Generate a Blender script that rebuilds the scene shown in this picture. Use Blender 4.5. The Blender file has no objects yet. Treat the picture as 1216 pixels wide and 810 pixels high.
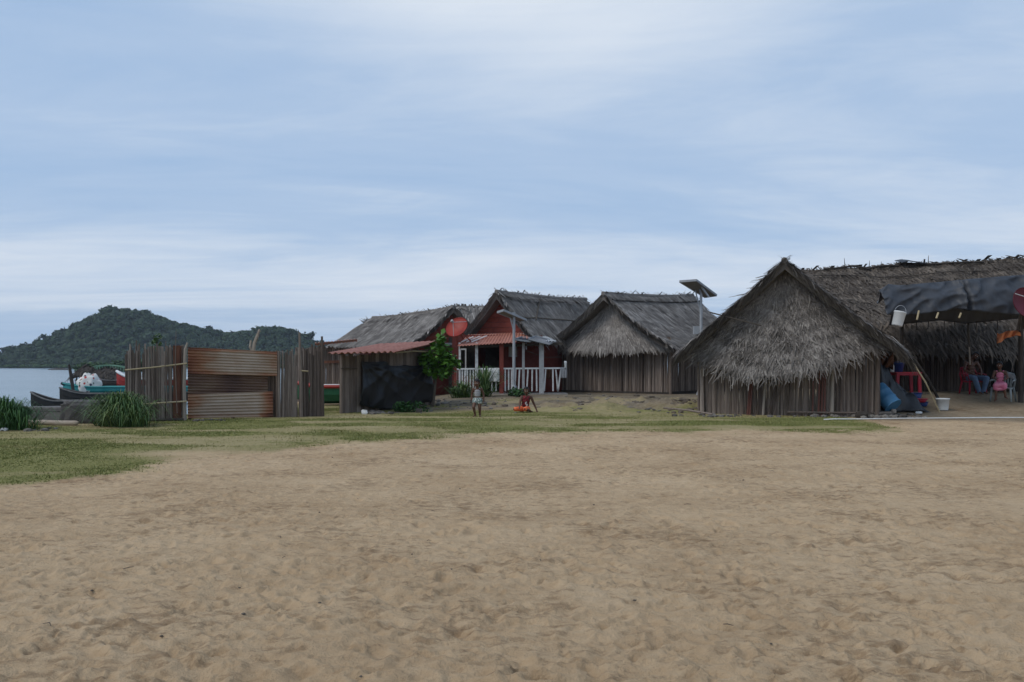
import bpy, bmesh, math, random
import numpy as np
from mathutils import Vector, Matrix, noise as mnoise

random.seed(7)
RS = np.random.RandomState(11)
scene = bpy.context.scene
COL = scene.collection
R = math.radians
CAMH, HOR, FPX = 1.4, 434.0, 1000.0

def W(px, py, D):
    """photo pixel (1216x810) at depth D metres -> world point"""
    return Vector(((px - 608.0) / FPX * D, D, CAMH + (HOR - py) / FPX * D))

def sstep(a, b, x):
    t = np.clip((x - a) / (b - a), 0, 1)
    return t * t * (3 - 2 * t)

# ------------------------------------------------------------------ noise
def vnoise(x, y, seed=0):
    xi = np.floor(x).astype(np.int64); yi = np.floor(y).astype(np.int64)
    xf = x - xi; yf = y - yi
    def h(a, b):
        n = (a * 374761393 + b * 668265263 + seed * 1442695041) & 0x7fffffff
        n = ((n ^ (n >> 13)) * 1274126177) & 0x7fffffff
        return ((n ^ (n >> 16)) & 0xffff) / 65535.0
    u = xf * xf * (3 - 2 * xf); v = yf * yf * (3 - 2 * yf)
    return (h(xi, yi) * (1 - u) + h(xi + 1, yi) * u) * (1 - v) + (h(xi, yi + 1) * (1 - u) + h(xi + 1, yi + 1) * u) * v

def fbm(x, y, o=4, seed=0, g=0.5):
    s = 0; a = 1; t = 0
    for i in range(o):
        s = s + a * vnoise(x * 2 ** i + 17.3 * i, y * 2 ** i - 9.1 * i, seed + i); t += a; a *= g
    return s / t

# ------------------------------------------------------------------ terrain
WATER = -0.35
def gz(x, y):
    x = np.asarray(x, float); y = np.asarray(y, float)
    z = 0.5 * sstep(22.3, 27.5, y) * sstep(9.3, 11.5, x)
    z = np.maximum(z, 0.28 * sstep(25.5, 32.0, y) * sstep(-4.5, -1.5, x))
    z = z + 0.10 * np.exp(-((x - 3.6) / 2.3) ** 2 - ((y - 27.6) / 1.3) ** 2) + .20 * np.exp(-((x - 5.2) / .9) ** 2 - ((y - 26.8) / .8) ** 2)
    d = x + 10.1 - 0.12 * (y - 23) + np.maximum(0, 21.3 - y) * 2.0
    z = z - 1.6 * sstep(0.8, -3.2, d)
    z = z - 2.0 * sstep(58, 66, y) - 2.0 * sstep(45, 52, x)
    return z
def G(x, y):
    return float(gz(x, y))
def on(px, D, lift=0.0):
    x = (px - 608.0) / FPX * D
    return Vector((x, D, G(x, D) + lift))

# ------------------------------------------------------------------ materials
def newmat(name):
    m = bpy.data.materials.new(name); m.use_nodes = True
    nt = m.node_tree; b = nt.nodes['Principled BSDF']
    return m, nt, b
def N(nt, t, **kw):
    n = nt.nodes.new(t)
    for k, v in kw.items():
        if k in n.inputs: n.inputs[k].default_value = v
        else: setattr(n, k, v)
    return n
def ramp(nt, stops):
    r = nt.nodes.new('ShaderNodeValToRGB'); e = r.color_ramp.elements
    while len(e) > 1: e.remove(e[-1])
    e[0].position = stops[0][0]; e[0].color = (*stops[0][1], 1)
    for p, c in stops[1:]:
        k = e.new(p); k.color = (*c, 1)
    return r
def math_(nt, op, a, b=None):
    n = nt.nodes.new('ShaderNodeMath'); n.operation = op
    for i, s in enumerate((a, b)):
        if s is None: continue
        if isinstance(s, (int, float)): n.inputs[i].default_value = s
        else: nt.links.new(s, n.inputs[i])
    return n.outputs[0]
def rmat(name, stops, scale=(1, 1, 1), ns=3.0, rnd=0.5, rough=0.85, bump=0.25, bs=None, detail=6, spec=0.3, bdist=0.02):
    """colour ramp driven by the per-piece attribute rnd mixed with noise"""
    m, nt, b = newmat(name); L = nt.links
    tc = N(nt, 'ShaderNodeTexCoord'); mp = N(nt, 'ShaderNodeMapping'); mp.inputs['Scale'].default_value = scale
    L.new(tc.outputs['Object'], mp.inputs['Vector'])
    no = N(nt, 'ShaderNodeTexNoise', Scale=ns, Detail=detail, Roughness=0.65); L.new(mp.outputs[0], no.inputs['Vector'])
    at = N(nt, 'ShaderNodeAttribute'); at.attribute_name = 'rnd'
    nn = math_(nt, 'SUBTRACT', math_(nt, 'MULTIPLY', no.outputs['Fac'], 2.0), 0.5)
    fac = math_(nt, 'ADD', math_(nt, 'MULTIPLY', at.outputs['Fac'], rnd), math_(nt, 'MULTIPLY', nn, 1 - rnd))
    cr = ramp(nt, stops); L.new(fac, cr.inputs[0]); L.new(cr.outputs[0], b.inputs['Base Color'])
    b.inputs['Roughness'].default_value = rough
    b.inputs['Specular IOR Level'].default_value = spec
    if bump:
        n2 = N(nt, 'ShaderNodeTexNoise', Scale=bs or ns * 4, Detail=5.0); L.new(mp.outputs[0], n2.inputs['Vector'])
        bp = N(nt, 'ShaderNodeBump', Strength=bump, Distance=bdist); L.new(n2.outputs['Fac'], bp.inputs['Height']); L.new(bp.outputs[0], b.inputs['Normal'])
    return m

M = {}
M['thatch'] = rmat('thatch', [(0, (0.0494, 0.0429, 0.0377)), (.35, (0.1144, 0.1014, 0.091)), (.62, (0.1885, 0.169, 0.1534)), (.85, (0.2795, 0.2535, 0.2275)), (1, (0.468, 0.4355, 0.39))], ns=1.3, rnd=.62, rough=.95, bump=.4, bs=60, spec=.1)
M['thatch_far'] = rmat('thatch_far', [(0, (0.07812, 0.06944, 0.0625)), (.35, (0.1736, 0.1562, 0.1424)), (.65, (0.2604, 0.2379, 0.2171)), (1, (0.434, 0.3993, 0.3646))], ns=1.0, rnd=.6, rough=.95, bump=.4, bs=40, spec=.1)
M['thatch_brown'] = rmat('thatch_brown', [(0, (0.03019, 0.02416, 0.02038)), (.35, (0.07548, 0.0619, 0.05132)), (.65, (0.117, 0.09664, 0.07925)), (.9, (0.1811, 0.1472, 0.117)), (1, (0.2717, 0.2189, 0.1661))], ns=1.0, rnd=.6, rough=.95, bump=.4, bs=40, spec=.1)
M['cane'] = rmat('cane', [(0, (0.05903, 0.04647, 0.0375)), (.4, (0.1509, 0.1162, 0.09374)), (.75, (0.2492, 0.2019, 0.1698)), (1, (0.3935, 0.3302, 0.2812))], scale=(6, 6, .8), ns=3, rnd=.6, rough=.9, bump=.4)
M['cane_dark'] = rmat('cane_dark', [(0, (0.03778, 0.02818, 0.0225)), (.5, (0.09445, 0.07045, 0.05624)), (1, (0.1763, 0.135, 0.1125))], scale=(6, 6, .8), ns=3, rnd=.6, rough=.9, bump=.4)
M['cane_red'] = rmat('cane_red', [(0, (.07, .03, .025)), (.5, (.13, .055, .042)), (1, (.19, .09, .07))], scale=(6, 6, .8), ns=3, rnd=.5, rough=.9)
M['cane_pale'] = rmat('cane_pale', [(0, (.17, .14, .11)), (.5, (.27, .23, .19)), (1, (.38, .33, .28))], scale=(6, 6, .8), ns=3, rnd=.5, rough=.85)
M['bamboo'] = rmat('bamboo', [(0, (.22, .17, .10)), (.5, (.36, .29, .17)), (1, (.48, .40, .26))], ns=6, rnd=.4, rough=.6)
M['driftwood'] = rmat('driftwood', [(0, (.17, .13, .10)), (.5, (.34, .28, .22)), (1, (.48, .41, .34))], scale=(1, 6, 6), ns=2, rnd=.2, rough=.85, bump=.5)
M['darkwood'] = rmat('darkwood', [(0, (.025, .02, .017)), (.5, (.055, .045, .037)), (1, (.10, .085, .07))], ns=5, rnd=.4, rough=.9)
M['brownboard'] = rmat('brownboard', [(0, (.06, .025, .016)), (.5, (.13, .055, .033)), (1, (.22, .10, .06))], scale=(5, 5, .6), ns=3, rnd=.4, rough=.85)
M['white'] = rmat('white_paint', [(0, (.26, .25, .23)), (.3, (.55, .54, .52)), (.55, (.68, .68, .67)), (1, (.78, .78, .77))], ns=9, rnd=.3, rough=.6)
M['greypaint'] = rmat('grey_paint', [(0, (.25, .25, .25)), (.5, (.40, .40, .40)), (1, (.52, .52, .51))], ns=5, rnd=.3, rough=.6)
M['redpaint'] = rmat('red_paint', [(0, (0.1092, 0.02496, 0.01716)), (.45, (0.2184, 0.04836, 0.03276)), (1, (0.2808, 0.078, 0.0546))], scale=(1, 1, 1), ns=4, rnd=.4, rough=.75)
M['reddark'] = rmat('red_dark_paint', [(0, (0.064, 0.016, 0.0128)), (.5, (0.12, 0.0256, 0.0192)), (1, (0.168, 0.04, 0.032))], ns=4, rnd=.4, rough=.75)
M['redroof'] = rmat('red_roof_sheet', [(0, (.17, .07, .05)), (.35, (.33, .13, .09)), (.7, (.42, .19, .14)), (1, (.50, .28, .22))], ns=3, rnd=.25, rough=.7, bump=.15)
M['concrete'] = rmat('concrete', [(0, (0.0468, 0.0429, 0.039)), (.5, (0.0975, 0.0897, 0.08424)), (1, (0.1794, 0.1677, 0.156))], ns=3, rnd=.3, rough=.95, bump=.6)
M['floorslab'] = rmat('floor_slab', [(0, (.2, .18, .16)), (.5, (.32, .29, .26)), (1, (.42, .39, .36))], ns=3, rnd=.3, rough=.95, bump=.3)
M['rock'] = rmat('rock', [(0, (.05, .045, .04)), (.5, (.13, .115, .10)), (1, (.26, .24, .21))], ns=5, rnd=.5, rough=.95, bump=.6)
M['blackplastic'] = rmat('black_plastic_sheet', [(0, (0.006, 0.0066, 0.0078)), (.5, (0.0102, 0.0108, 0.0132)), (1, (0.018, 0.0192, 0.0222))], ns=2, rnd=.3, rough=.45, bump=.15, bs=9, spec=.5, bdist=.02)
M['greytarp'] = rmat('grey_tarp', [(0, (0.0186, 0.02108, 0.02604)), (.5, (0.0341, 0.03782, 0.04588)), (1, (0.0558, 0.06076, 0.0713))], ns=2, rnd=.3, rough=.55, bump=.15, bs=9, spec=.4, bdist=.02)
M['blueplastic'] = rmat('blue_plastic', [(0, (.04, .13, .24)), (.5, (.06, .19, .34)), (1, (.12, .28, .44))], ns=4, rnd=.3, rough=.45)
M['blueplain'] = rmat('blue_basin_plastic', [(0, (.015, .035, .13)), (1, (.025, .06, .21))], ns=3, rnd=.3, rough=.4)
M['redplastic'] = rmat('red_plastic', [(0, (.30, .012, .03)), (1, (.45, .025, .05))], ns=3, rnd=.3, rough=.4)
M['reddish'] = rmat('red_dish_paint', [(0, (0.186, 0.0155, 0.00744)), (.5, (0.2728, 0.0248, 0.0124)), (1, (0.31, 0.0434, 0.0217))], ns=3, rnd=.3, rough=.5)
M['crimson'] = rmat('crimson_dish_paint', [(0, (0.088, 0.0044, 0.011)), (1, (0.1265, 0.00715, 0.0165))], ns=3, rnd=.3, rough=.45)
M['whiteplastic'] = rmat('white_plastic', [(0, (.55, .56, .55)), (1, (.72, .73, .72))], ns=5, rnd=.3, rough=.45)
M['greyplastic'] = rmat('grey_plastic', [(0, (.20, .23, .23)), (1, (.30, .33, .33))], ns=5, rnd=.3, rough=.45)
M['galv'] = rmat('galvanised_metal', [(0, (0.252, 0.2664, 0.2808)), (1, (0.396, 0.4104, 0.432))], ns=6, rnd=.3, rough=.5)
M['panelback'] = rmat('solar_panel_back', [(0, (.16, .15, .13)), (1, (.25, .235, .2))], ns=8, rnd=.3, rough=.6)
M['solarcell'] = rmat('solar_cell', [(0, (.01, .014, .03)), (1, (.02, .03, .06))], ns=8, rnd=.3, rough=.15, spec=.6)
M['teal'] = rmat('teal_paint', [(0, (.0, .10, .105)), (.5, (.012, .19, .19)), (1, (.06, .27, .27))], ns=2, rnd=.3, rough=.6)
M['canoe'] = rmat('dark_canoe_wood', [(0, (0.0072, 0.0072, 0.0072)), (.6, (0.0168, 0.0162, 0.0156)), (1, (0.042, 0.039, 0.036))], ns=3, rnd=.3, rough=.75)
M['oldwood'] = rmat('weathered_boat_wood', [(0, (.05, .048, .046)), (.5, (.11, .105, .10)), (1, (.2, .19, .18))], ns=3, rnd=.3, rough=.85)
M['boatgreen'] = rmat('green_boat_paint', [(0, (.015, .075, .035)), (1, (.03, .15, .07))], ns=3, rnd=.3, rough=.6)
M['boatred'] = rmat('red_boat_paint', [(0, (.25, .02, .015)), (1, (.38, .04, .03))], ns=3, rnd=.3, rough=.5)
M['orangecloth'] = rmat('orange_cloth', [(0, (0.5175, 0.161, 0.06325)), (1, (0.713, 0.276, 0.115))], ns=6, rnd=.3, rough=.9)
M['orangeshorts'] = rmat('orange_shorts_cloth', [(0, (.70, .13, .045)), (1, (.88, .21, .08))], ns=6, rnd=.3, rough=.85)
M['whitecloth'] = rmat('white_cloth', [(0, (.5, .5, .48)), (1, (.72, .72, .70))], ns=6, rnd=.3, rough=.95)
M['greycloth'] = rmat('pale_grey_cloth', [(0, (0.225, 0.225, 0.2325)), (1, (0.345, 0.345, 0.3525))], ns=12, rnd=.3, rough=.95)
M['browncloth'] = rmat('brown_cloth', [(0, (.07, .03, .015)), (1, (.14, .06, .03))], ns=6, rnd=.3, rough=.95)
M['shortcloth'] = rmat('patterned_shorts_cloth', [(0, (.05, .08, .08)), (.45, (.10, .15, .14)), (.6, (.45, .47, .44)), (1, (.55, .56, .52))], ns=22, rnd=.1, rough=.95)
M['darkcloth'] = rmat('dark_red_jersey_cloth', [(0, (.02, .012, .016)), (.4, (.05, .015, .018)), (.6, (.22, .02, .025)), (1, (.30, .05, .05))], ns=14, rnd=.1, rough=.9)
M['redcloth'] = rmat('coral_shirt_cloth', [(0, (.45, .06, .06)), (1, (.62, .12, .11))], ns=8, rnd=.3, rough=.9)
M['pinkcloth'] = rmat('pink_dress_cloth', [(0, (0.44, 0.064, 0.144)), (.55, (0.576, 0.176, 0.272)), (1, (0.64, 0.36, 0.416))], ns=7, rnd=.2, rough=.9)
M['jeans'] = rmat('blue_denim', [(0, (.06, .10, .17)), (1, (.14, .2, .3))], ns=9, rnd=.2, rough=.9)
M['skin'] = rmat('dark_brown_skin', [(0, (.075, .036, .022)), (1, (.13, .062, .038))], ns=6, rnd=.3, rough=.55)
M['hair'] = rmat('black_hair', [(0, (.006, .005, .005)), (1, (.015, .012, .011))], ns=30, rnd=.3, rough=.6)
M['eyewhite'] = rmat('eye', [(0, (.5, .48, .45)), (1, (.6, .58, .55))], rnd=.3, rough=.3)
M['lip'] = rmat('lip', [(0, (.10, .035, .03)), (1, (.12, .045, .04))], rnd=.3, rough=.5)
M['leaf_bright'] = rmat('bright_leaf', [(0, (0.0287, 0.082, 0.00984)), (.5, (0.0615, 0.1558, 0.0164)), (1, (0.1312, 0.2624, 0.0369))], ns=2, rnd=.7, rough=.55, bump=0)
M['leaf'] = rmat('green_leaf', [(0, (.018, .05, .014)), (.5, (.038, .10, .024)), (1, (.08, .17, .045))], ns=2, rnd=.7, rough=.6, bump=0)
M['leaf_far'] = rmat('far_leaf', [(0, (0.01251, 0.02659, 0.01095)), (.5, (0.0219, 0.04536, 0.01642)), (1, (0.04301, 0.07429, 0.02502))], ns=.05, rnd=.65, rough=.8, bump=0)
M['leaf_mangrove'] = rmat('mangrove_leaf', [(0, (.022, .05, .013)), (.5, (.04, .085, .02)), (1, (.08, .14, .035))], ns=.2, rnd=.7, rough=.7, bump=0)
M['reed'] = rmat('grass_clump_blade', [(0, (.025, .06, .015)), (.5, (.06, .12, .03)), (.85, (.13, .18, .055)), (1, (.30, .27, .13))], ns=2, rnd=.85, rough=.6, bump=0)
M['lawn'] = rmat('lawn_blade', [(0, (.135, .155, .045)), (.35, (.19, .20, .065)), (.6, (.25, .225, .095)), (1, (.42, .345, .19))], ns=.45, rnd=.65, rough=.75, bump=0, spec=.15)
M['soil'] = rmat('soil', [(0, (.06, .046, .034)), (.5, (.12, .094, .07)), (1, (.2, .165, .125))], ns=5, rnd=.5, rough=.95, bump=.5)
M['railgreen'] = rmat('green_railing_paint', [(0, (.10, .2, .13)), (1, (.17, .28, .2))], ns=3, rnd=.3)
M['bark'] = rmat('bark', [(0, (.05, .04, .03)), (1, (.14, .115, .09))], ns=6, rnd=.3, rough=.95)
M['rope'] = rmat('white_rope', [(0, (.55, .55, .53)), (1, (.75, .75, .73))], ns=10, rnd=.3, rough=.8)

def rust_mat(name, stops, sc):
    m, nt, b = newmat(name); L = nt.links
    tc = N(nt, 'ShaderNodeTexCoord'); mp = N(nt, 'ShaderNodeMapping'); mp.inputs['Scale'].default_value = sc
    L.new(tc.outputs['Object'], mp.inputs['Vector'])
    n1 = N(nt, 'ShaderNodeTexNoise', Scale=1.0, Detail=8.0, Roughness=0.7); L.new(mp.outputs[0], n1.inputs['Vector'])
    at = N(nt, 'ShaderNodeAttribute'); at.attribute_name = 'rnd'
    f = math_(nt, 'ADD', math_(nt, 'MULTIPLY', n1.outputs['Fac'], 1.1), math_(nt, 'SUBTRACT', at.outputs['Fac'], .55))
    cr = ramp(nt, stops); L.new(f, cr.inputs[0]); L.new(cr.outputs[0], b.inputs['Base Color'])
    b.inputs['Roughness'].default_value = .8
    n2 = N(nt, 'ShaderNodeTexNoise', Scale=40.0, Detail=4.0); L.new(tc.outputs['Object'], n2.inputs['Vector'])
    bp = N(nt, 'ShaderNodeBump', Strength=.3, Distance=.01); L.new(n2.outputs['Fac'], bp.inputs['Height']); L.new(bp.outputs[0], b.inputs['Normal'])
    return m
M['rust_pale'] = rust_mat('rusty_pale_sheet', [(.1, (.38, .30, .235)), (.36, (.31, .215, .15)), (.54, (.27, .125, .065)), (.75, (.18, .062, .03)), (1, (.09, .034, .02))], (1.1, 1.1, 3.0))
M['rust_dark'] = rust_mat('rusty_dark_sheet', [(.1, (.20, .15, .10)), (.4, (.13, .075, .05)), (.65, (.085, .045, .035)), (1, (.045, .026, .024))], (1.1, 1.1, 3.0))

def flower_mat():
    m, nt, b = newmat('floral_cloth'); L = nt.links
    tc = N(nt, 'ShaderNodeTexCoord')
    vo = N(nt, 'ShaderNodeTexVoronoi', Scale=4.2); L.new(tc.outputs['Object'], vo.inputs['Vector'])
    c1 = ramp(nt, [(0, (1, 1, 1)), (.30, (1, 1, 1)), (.36, (0, 0, 0))]); L.new(vo.outputs['Distance'], c1.inputs[0])
    sp = N(nt, 'ShaderNodeSeparateColor'); L.new(vo.outputs['Color'], sp.inputs[0])
    c2 = ramp(nt, [(0, (.42, .05, .04)), (.45, (.36, .09, .05)), (.5, (.05, .04, .07)), (.8, (.08, .10, .07)), (1, (.4, .2, .1))]); c2.color_ramp.interpolation = 'CONSTANT'
    L.new(sp.outputs[0], c2.inputs[0])
    mx = N(nt, 'ShaderNodeMix', data_type='RGBA'); L.new(c1.outputs[0], mx.inputs[0]); mx.inputs[6].default_value = (.62, .60, .56, 1); L.new(c2.outputs[0], mx.inputs[7])
    L.new(mx.outputs[2], b.inputs['Base Color']); b.inputs['Roughness'].default_value = .95
    return m
M['floral'] = flower_mat()

# ------------------------------------------------------------------ mesh builder
ORIG = {}
def tag(o, label=None, cat=None, group=None, kind=None):
    if label: o['label'] = label
    if cat: o['category'] = cat
    if group: o['group'] = group
    if kind: o['kind'] = kind
    return o
def thing(name, loc, label, cat, group=None):
    o = bpy.data.objects.new(name, None); COL.objects.link(o)
    o.location = loc; o.empty_display_size = .2
    ORIG[o] = Vector(loc)
    return tag(o, label, cat, group)

class MB:
    def __init__(s): s.v = []; s.f = []; s.r = []
    def add(s, vs, fs, r=None):
        k = len(s.v); s.v.extend([tuple(p) for p in vs]); s.f.extend([tuple(i + k for i in f) for f in fs])
        if r is None: r = random.random()
        s.r.extend([r] * len(vs) if isinstance(r, (int, float)) else list(r))
        return s
    def box(s, c, size, rz=0, r=None, M4=None):
        x, y, z = [q / 2 for q in size]; c = Vector(c)
        vs = [Vector((i * x, j * y, k * z)) for k in (-1, 1) for j in (-1, 1) for i in (-1, 1)]
        m = M4 or Matrix.Rotation(rz, 3, 'Z')
        return s.add([c + m @ p for p in vs], [(0, 2, 3, 1), (4, 5, 7, 6), (0, 1, 5, 4), (2, 6, 7, 3), (0, 4, 6, 2), (1, 3, 7, 5)], r)
    def bar(s, p, q, w, h, r=None):
        p = Vector(p); q = Vector(q); d = (q - p); L = d.length; d.normalize()
        up = Vector((0, 0, 1)) if abs(d.z) < .95 else Vector((0, 1, 0))
        sx = d.cross(up).normalized(); sz = sx.cross(d).normalized()
        m = Matrix((sx, d, sz)).transposed()
        return s.box((p + q) / 2, (w, L, h), M4=m, r=r)
    def tube(s, pts, rad, n=6, r=None, cap=True):
        pts = [Vector(p) for p in pts]
        if isinstance(rad, (int, float)): rad = [rad] * len(pts)
        vs = []; fs = []
        for i, p in enumerate(pts):
            d = (pts[min(i + 1, len(pts) - 1)] - pts[max(i - 1, 0)]).normalized()
            up = Vector((0, 0, 1)) if abs(d.z) < .9 else Vector((0, 1, 0))
            a = d.cross(up).normalized(); b = a.cross(d).normalized()
            for k in range(n):
                t = 2 * math.pi * k / n
                vs.append(p + (a * math.cos(t) + b * math.sin(t)) * rad[i])
        for i in range(len(pts) - 1):
            for k in range(n):
                fs.append((i * n + k, i * n + (k + 1) % n, (i + 1) * n + (k + 1) % n, (i + 1) * n + k))
        if cap:
            fs.append(tuple(range(n))[::-1]); fs.append(tuple((len(pts) - 1) * n + k for k in range(n)))
        return s.add(vs, fs, r)
    def lathe(s, prof, n=20, M4=None, r=None):
        vs = []; fs = []; m = M4 or Matrix.Identity(4)
        for (rr, z) in prof:
            for k in range(n):
                t = 2 * math.pi * k / n
                vs.append(m @ Vector((rr * math.cos(t), rr * math.sin(t), z)))
        for i in range(len(prof) - 1):
            for k in range(n):
                fs.append((i * n + k, i * n + (k + 1) % n, (i + 1) * n + (k + 1) % n, (i + 1) * n + k))
        fs.append(tuple(range(n))[::-1]); fs.append(tuple((len(prof) - 1) * n + k for k in range(n)))
        return s.add(vs, fs, r)
    def grid(s, rows, th=0.0, r=None, nrm=None):
        """rows[i][j] points; closed slab of thickness th (offset against the normal)"""
        a = len(rows); b = len(rows[0]); P = [[Vector(p) for p in row] for row in rows]
        vs = [p for row in P for p in row]
        fs = [(i * b + j, i * b + j + 1, (i + 1) * b + j + 1, (i + 1) * b + j) for i in range(a - 1) for j in range(b - 1)]
        if th:
            o = a * b
            for i in range(a):
                for j in range(b):
                    du = P[i][min(j + 1, b - 1)] - P[i][max(j - 1, 0)]; dv = P[min(i + 1, a - 1)][j] - P[max(i - 1, 0)][j]
                    n = du.cross(dv)
                    n = n.normalized() if n.length > 1e-9 else Vector((0, 0, 1))
                    if nrm is not None and n.dot(nrm) < 0: n = -n
                    vs.append(P[i][j] - n * th)
            fs += [(o + (i + 1) * b + j, o + (i + 1) * b + j + 1, o + i * b + j + 1, o + i * b + j) for i in range(a - 1) for j in range(b - 1)]
            ring = [j for j in range(b)] + [i * b + b - 1 for i in range(1, a)] + [(a - 1) * b + j for j in range(b - 2, -1, -1)] + [i * b for i in range(a - 2, 0, -1)]
            for k in range(len(ring)):
                p, q = ring[k], ring[(k + 1) % len(ring)]
                fs.append((q, p, o + p, o + q))
        if callable(r):
            rr = [r(j / (b - 1), i / (a - 1)) for i in range(a) for j in range(b)]
            r = rr * (2 if th else 1)
        return s.add(vs, fs, r)
    def ellipsoid(s, c, rad, n=2, M4=None, r=None):
        bm = bmesh.new(); bmesh.ops.create_icosphere(bm, subdivisions=n, radius=1)
        c = Vector(c); m = M4 or Matrix.Identity(3)
        vs = [c + m @ Vector((v.co.x * rad[0], v.co.y * rad[1], v.co.z * rad[2])) for v in bm.verts]
        fs = [[v.index for v in f.verts] for f in bm.faces]; bm.free()
        return s.add(vs, fs, r)
    def capsule(s, p, q, a, b, n=10):
        s.ellipsoid(p, (a, a, a)); s.ellipsoid(q, (b, b, b)); s.tube([p, q], [a, b], n); return s
    def xf(s, m):
        s.v = [tuple(m @ Vector(p)) for p in s.v]; return s
    def build(s, name, mat, parent=None, smooth=False, origin=None, label=None):
        o = Vector((0, 0, 0))
        if parent is not None:
            q = parent
            while q.parent is not None: q = q.parent
            o = ORIG[q]
        elif origin is not None: o = Vector(origin)
        me = bpy.data.meshes.new(name)
        me.from_pydata([(p[0] - o.x, p[1] - o.y, p[2] - o.z) for p in s.v], [], s.f)
        at = me.attributes.new('rnd', 'FLOAT', 'POINT'); at.data.foreach_set('value', np.array(s.r, dtype=np.float32))
        if smooth: me.polygons.foreach_set('use_smooth', [True] * len(me.polygons))
        me.materials.append(M[mat] if isinstance(mat, str) else mat)
        ob = bpy.data.objects.new(name, me); COL.objects.link(ob)
        if parent is not None: ob.parent = parent
        else:
            ob.location = o; ORIG[ob] = o
        if label: ob['label'] = label
        return ob
def npmesh(name, verts, faces, mat, rnd=None, smooth=False, attrs=None, k=None):
    """fast mesh from numpy arrays; faces (n,k)"""
    me = bpy.data.meshes.new(name); nv = len(verts); nf, k = faces.shape
    me.vertices.add(nv); me.vertices.foreach_set('co', verts.astype(np.float32).ravel())
    me.loops.add(nf * k); me.loops.foreach_set('vertex_index', faces.astype(np.int32).ravel())
    me.polygons.add(nf); me.polygons.foreach_set('loop_start', np.arange(0, nf * k, k, dtype=np.int32))
    me.update(calc_edges=True)
    if smooth: me.polygons.foreach_set('use_smooth', np.ones(nf, dtype=bool))
    A = dict(attrs or {})
    A['rnd'] = rnd if rnd is not None else np.full(nv, .5)
    for n, a in A.items():
        at = me.attributes.new(n, 'FLOAT', 'POINT'); at.data.foreach_set('value', np.asarray(a, dtype=np.float32))
    me.materials.append(M[mat] if isinstance(mat, str) else mat)
    ob = bpy.data.objects.new(name, me); COL.objects.link(ob); ORIG[ob] = Vector((0, 0, 0))
    return ob
def copy_tree(o, loc=None, rz=0, label=None):
    c = o.copy(); COL.objects.link(c)
    if loc is not None: c.location = loc; c.rotation_euler.z = rz
    if label: c['label'] = label
    for ch in list(o.children):
        d = copy_tree(ch); d.parent = c
    return c

# ------------------------------------------------------------------ thatch, sticks, sheets, leaves
def thatch(mb, P, out, nu, nv, L, w, lift=.04, th=.14, wild=.25, gu=14, gv=8, base=.25, courses=8):
    """shaggy palm-leaf slope: closed slab under many overlapping leaf strips. P(u,v), v runs down the slope"""
    out = Vector(out)
    mb.grid([[P(j / gu, i / gv) for j in range(gu + 1)] for i in range(gv + 1)], th, r=base, nrm=out)
    e = .01
    for i in range(nv + 1):
        for j in range(nu):
            u = min(max((j + random.uniform(-.3, 1.3)) / nu, 0), 1); v = min(max((i + random.uniform(-.5, .5)) / nv, 0), 1)
            p = P(u, v)
            t = (P(u, min(v + e, 1)) - P(u, max(v - e, 0))).normalized(); s = (P(min(u + e, 1), v) - P(max(u - e, 0), v)).normalized()
            n = s.cross(t)
            if n.dot(out) < 0: n = -n
            l = L * random.choice((.5, .8, 1, 1.2, 1.55)) * random.uniform(.8, 1.15); ww = w * random.uniform(.35, 1.45)
            k = s * random.gauss(0, wild) * l
            p = p + n * lift * 1.1 * ((v * courses + .35 * mnoise.noise(Vector((u * 9, v * 2, L * 7)))) % 1)
            p0 = p - t * l * .35 + n * .012
            p1 = p + t * l * .2 + n * lift * random.uniform(.3, 1.2) + k * .4
            p2 = p + t * l * .65 + n * lift * random.uniform(-.2, 1.3) + k
            if v > .93: p2.z -= l * random.uniform(.0, .35); p1.z -= l * .05
            r = min(max(.5 + random.gauss(0, .25) + .55 * mnoise.noise(p * 1.6), 0), 1)
            if random.random() < .04: r = 1.0
            mb.add([p0 - s * ww * .5, p0 + s * ww * .5, p1 + s * ww * .5, p1 - s * ww * .5, p2 + s * ww * .18, p2 - s * ww * .18], [(0, 1, 2, 3), (3, 2, 4, 5)], r)
def sticks(mb, A, B, zb, zt, sp=.05, rad=.022, rag=.05, lean=.02, keep=None, rr=(.0, 1.0), bow=None):
    A = Vector((A[0], A[1], 0)); B = Vector((B[0], B[1], 0)); L = (B - A).length; d = (B - A).normalized(); nn = Vector((d.y, -d.x, 0))
    n = int(L / sp)
    for k in range(n + 1):
        t = k / max(n, 1)
        if keep and not keep(t): continue
        p = A + d * (L * t) + d * random.uniform(-.3, .3) * sp + nn * random.uniform(-.015, .015)
        if bow: p += nn * bow(t)
        b = zb(t) if callable(zb) else zb; tt = (zt(t) if callable(zt) else zt) + random.gauss(0, rag)
        rk = rad * random.uniform(.7, 1.3); ln = d * random.gauss(0, lean)
        m = p + d * random.gauss(0, .012) + nn * random.gauss(0, .012) + ln * .5
        mb.tube([(p.x, p.y, b - .05), (m.x, m.y, (b + tt) / 2), (p.x + ln.x, p.y + ln.y, tt)], [rk, rk * .95, rk * .8], 5, random.uniform(*rr))
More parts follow.
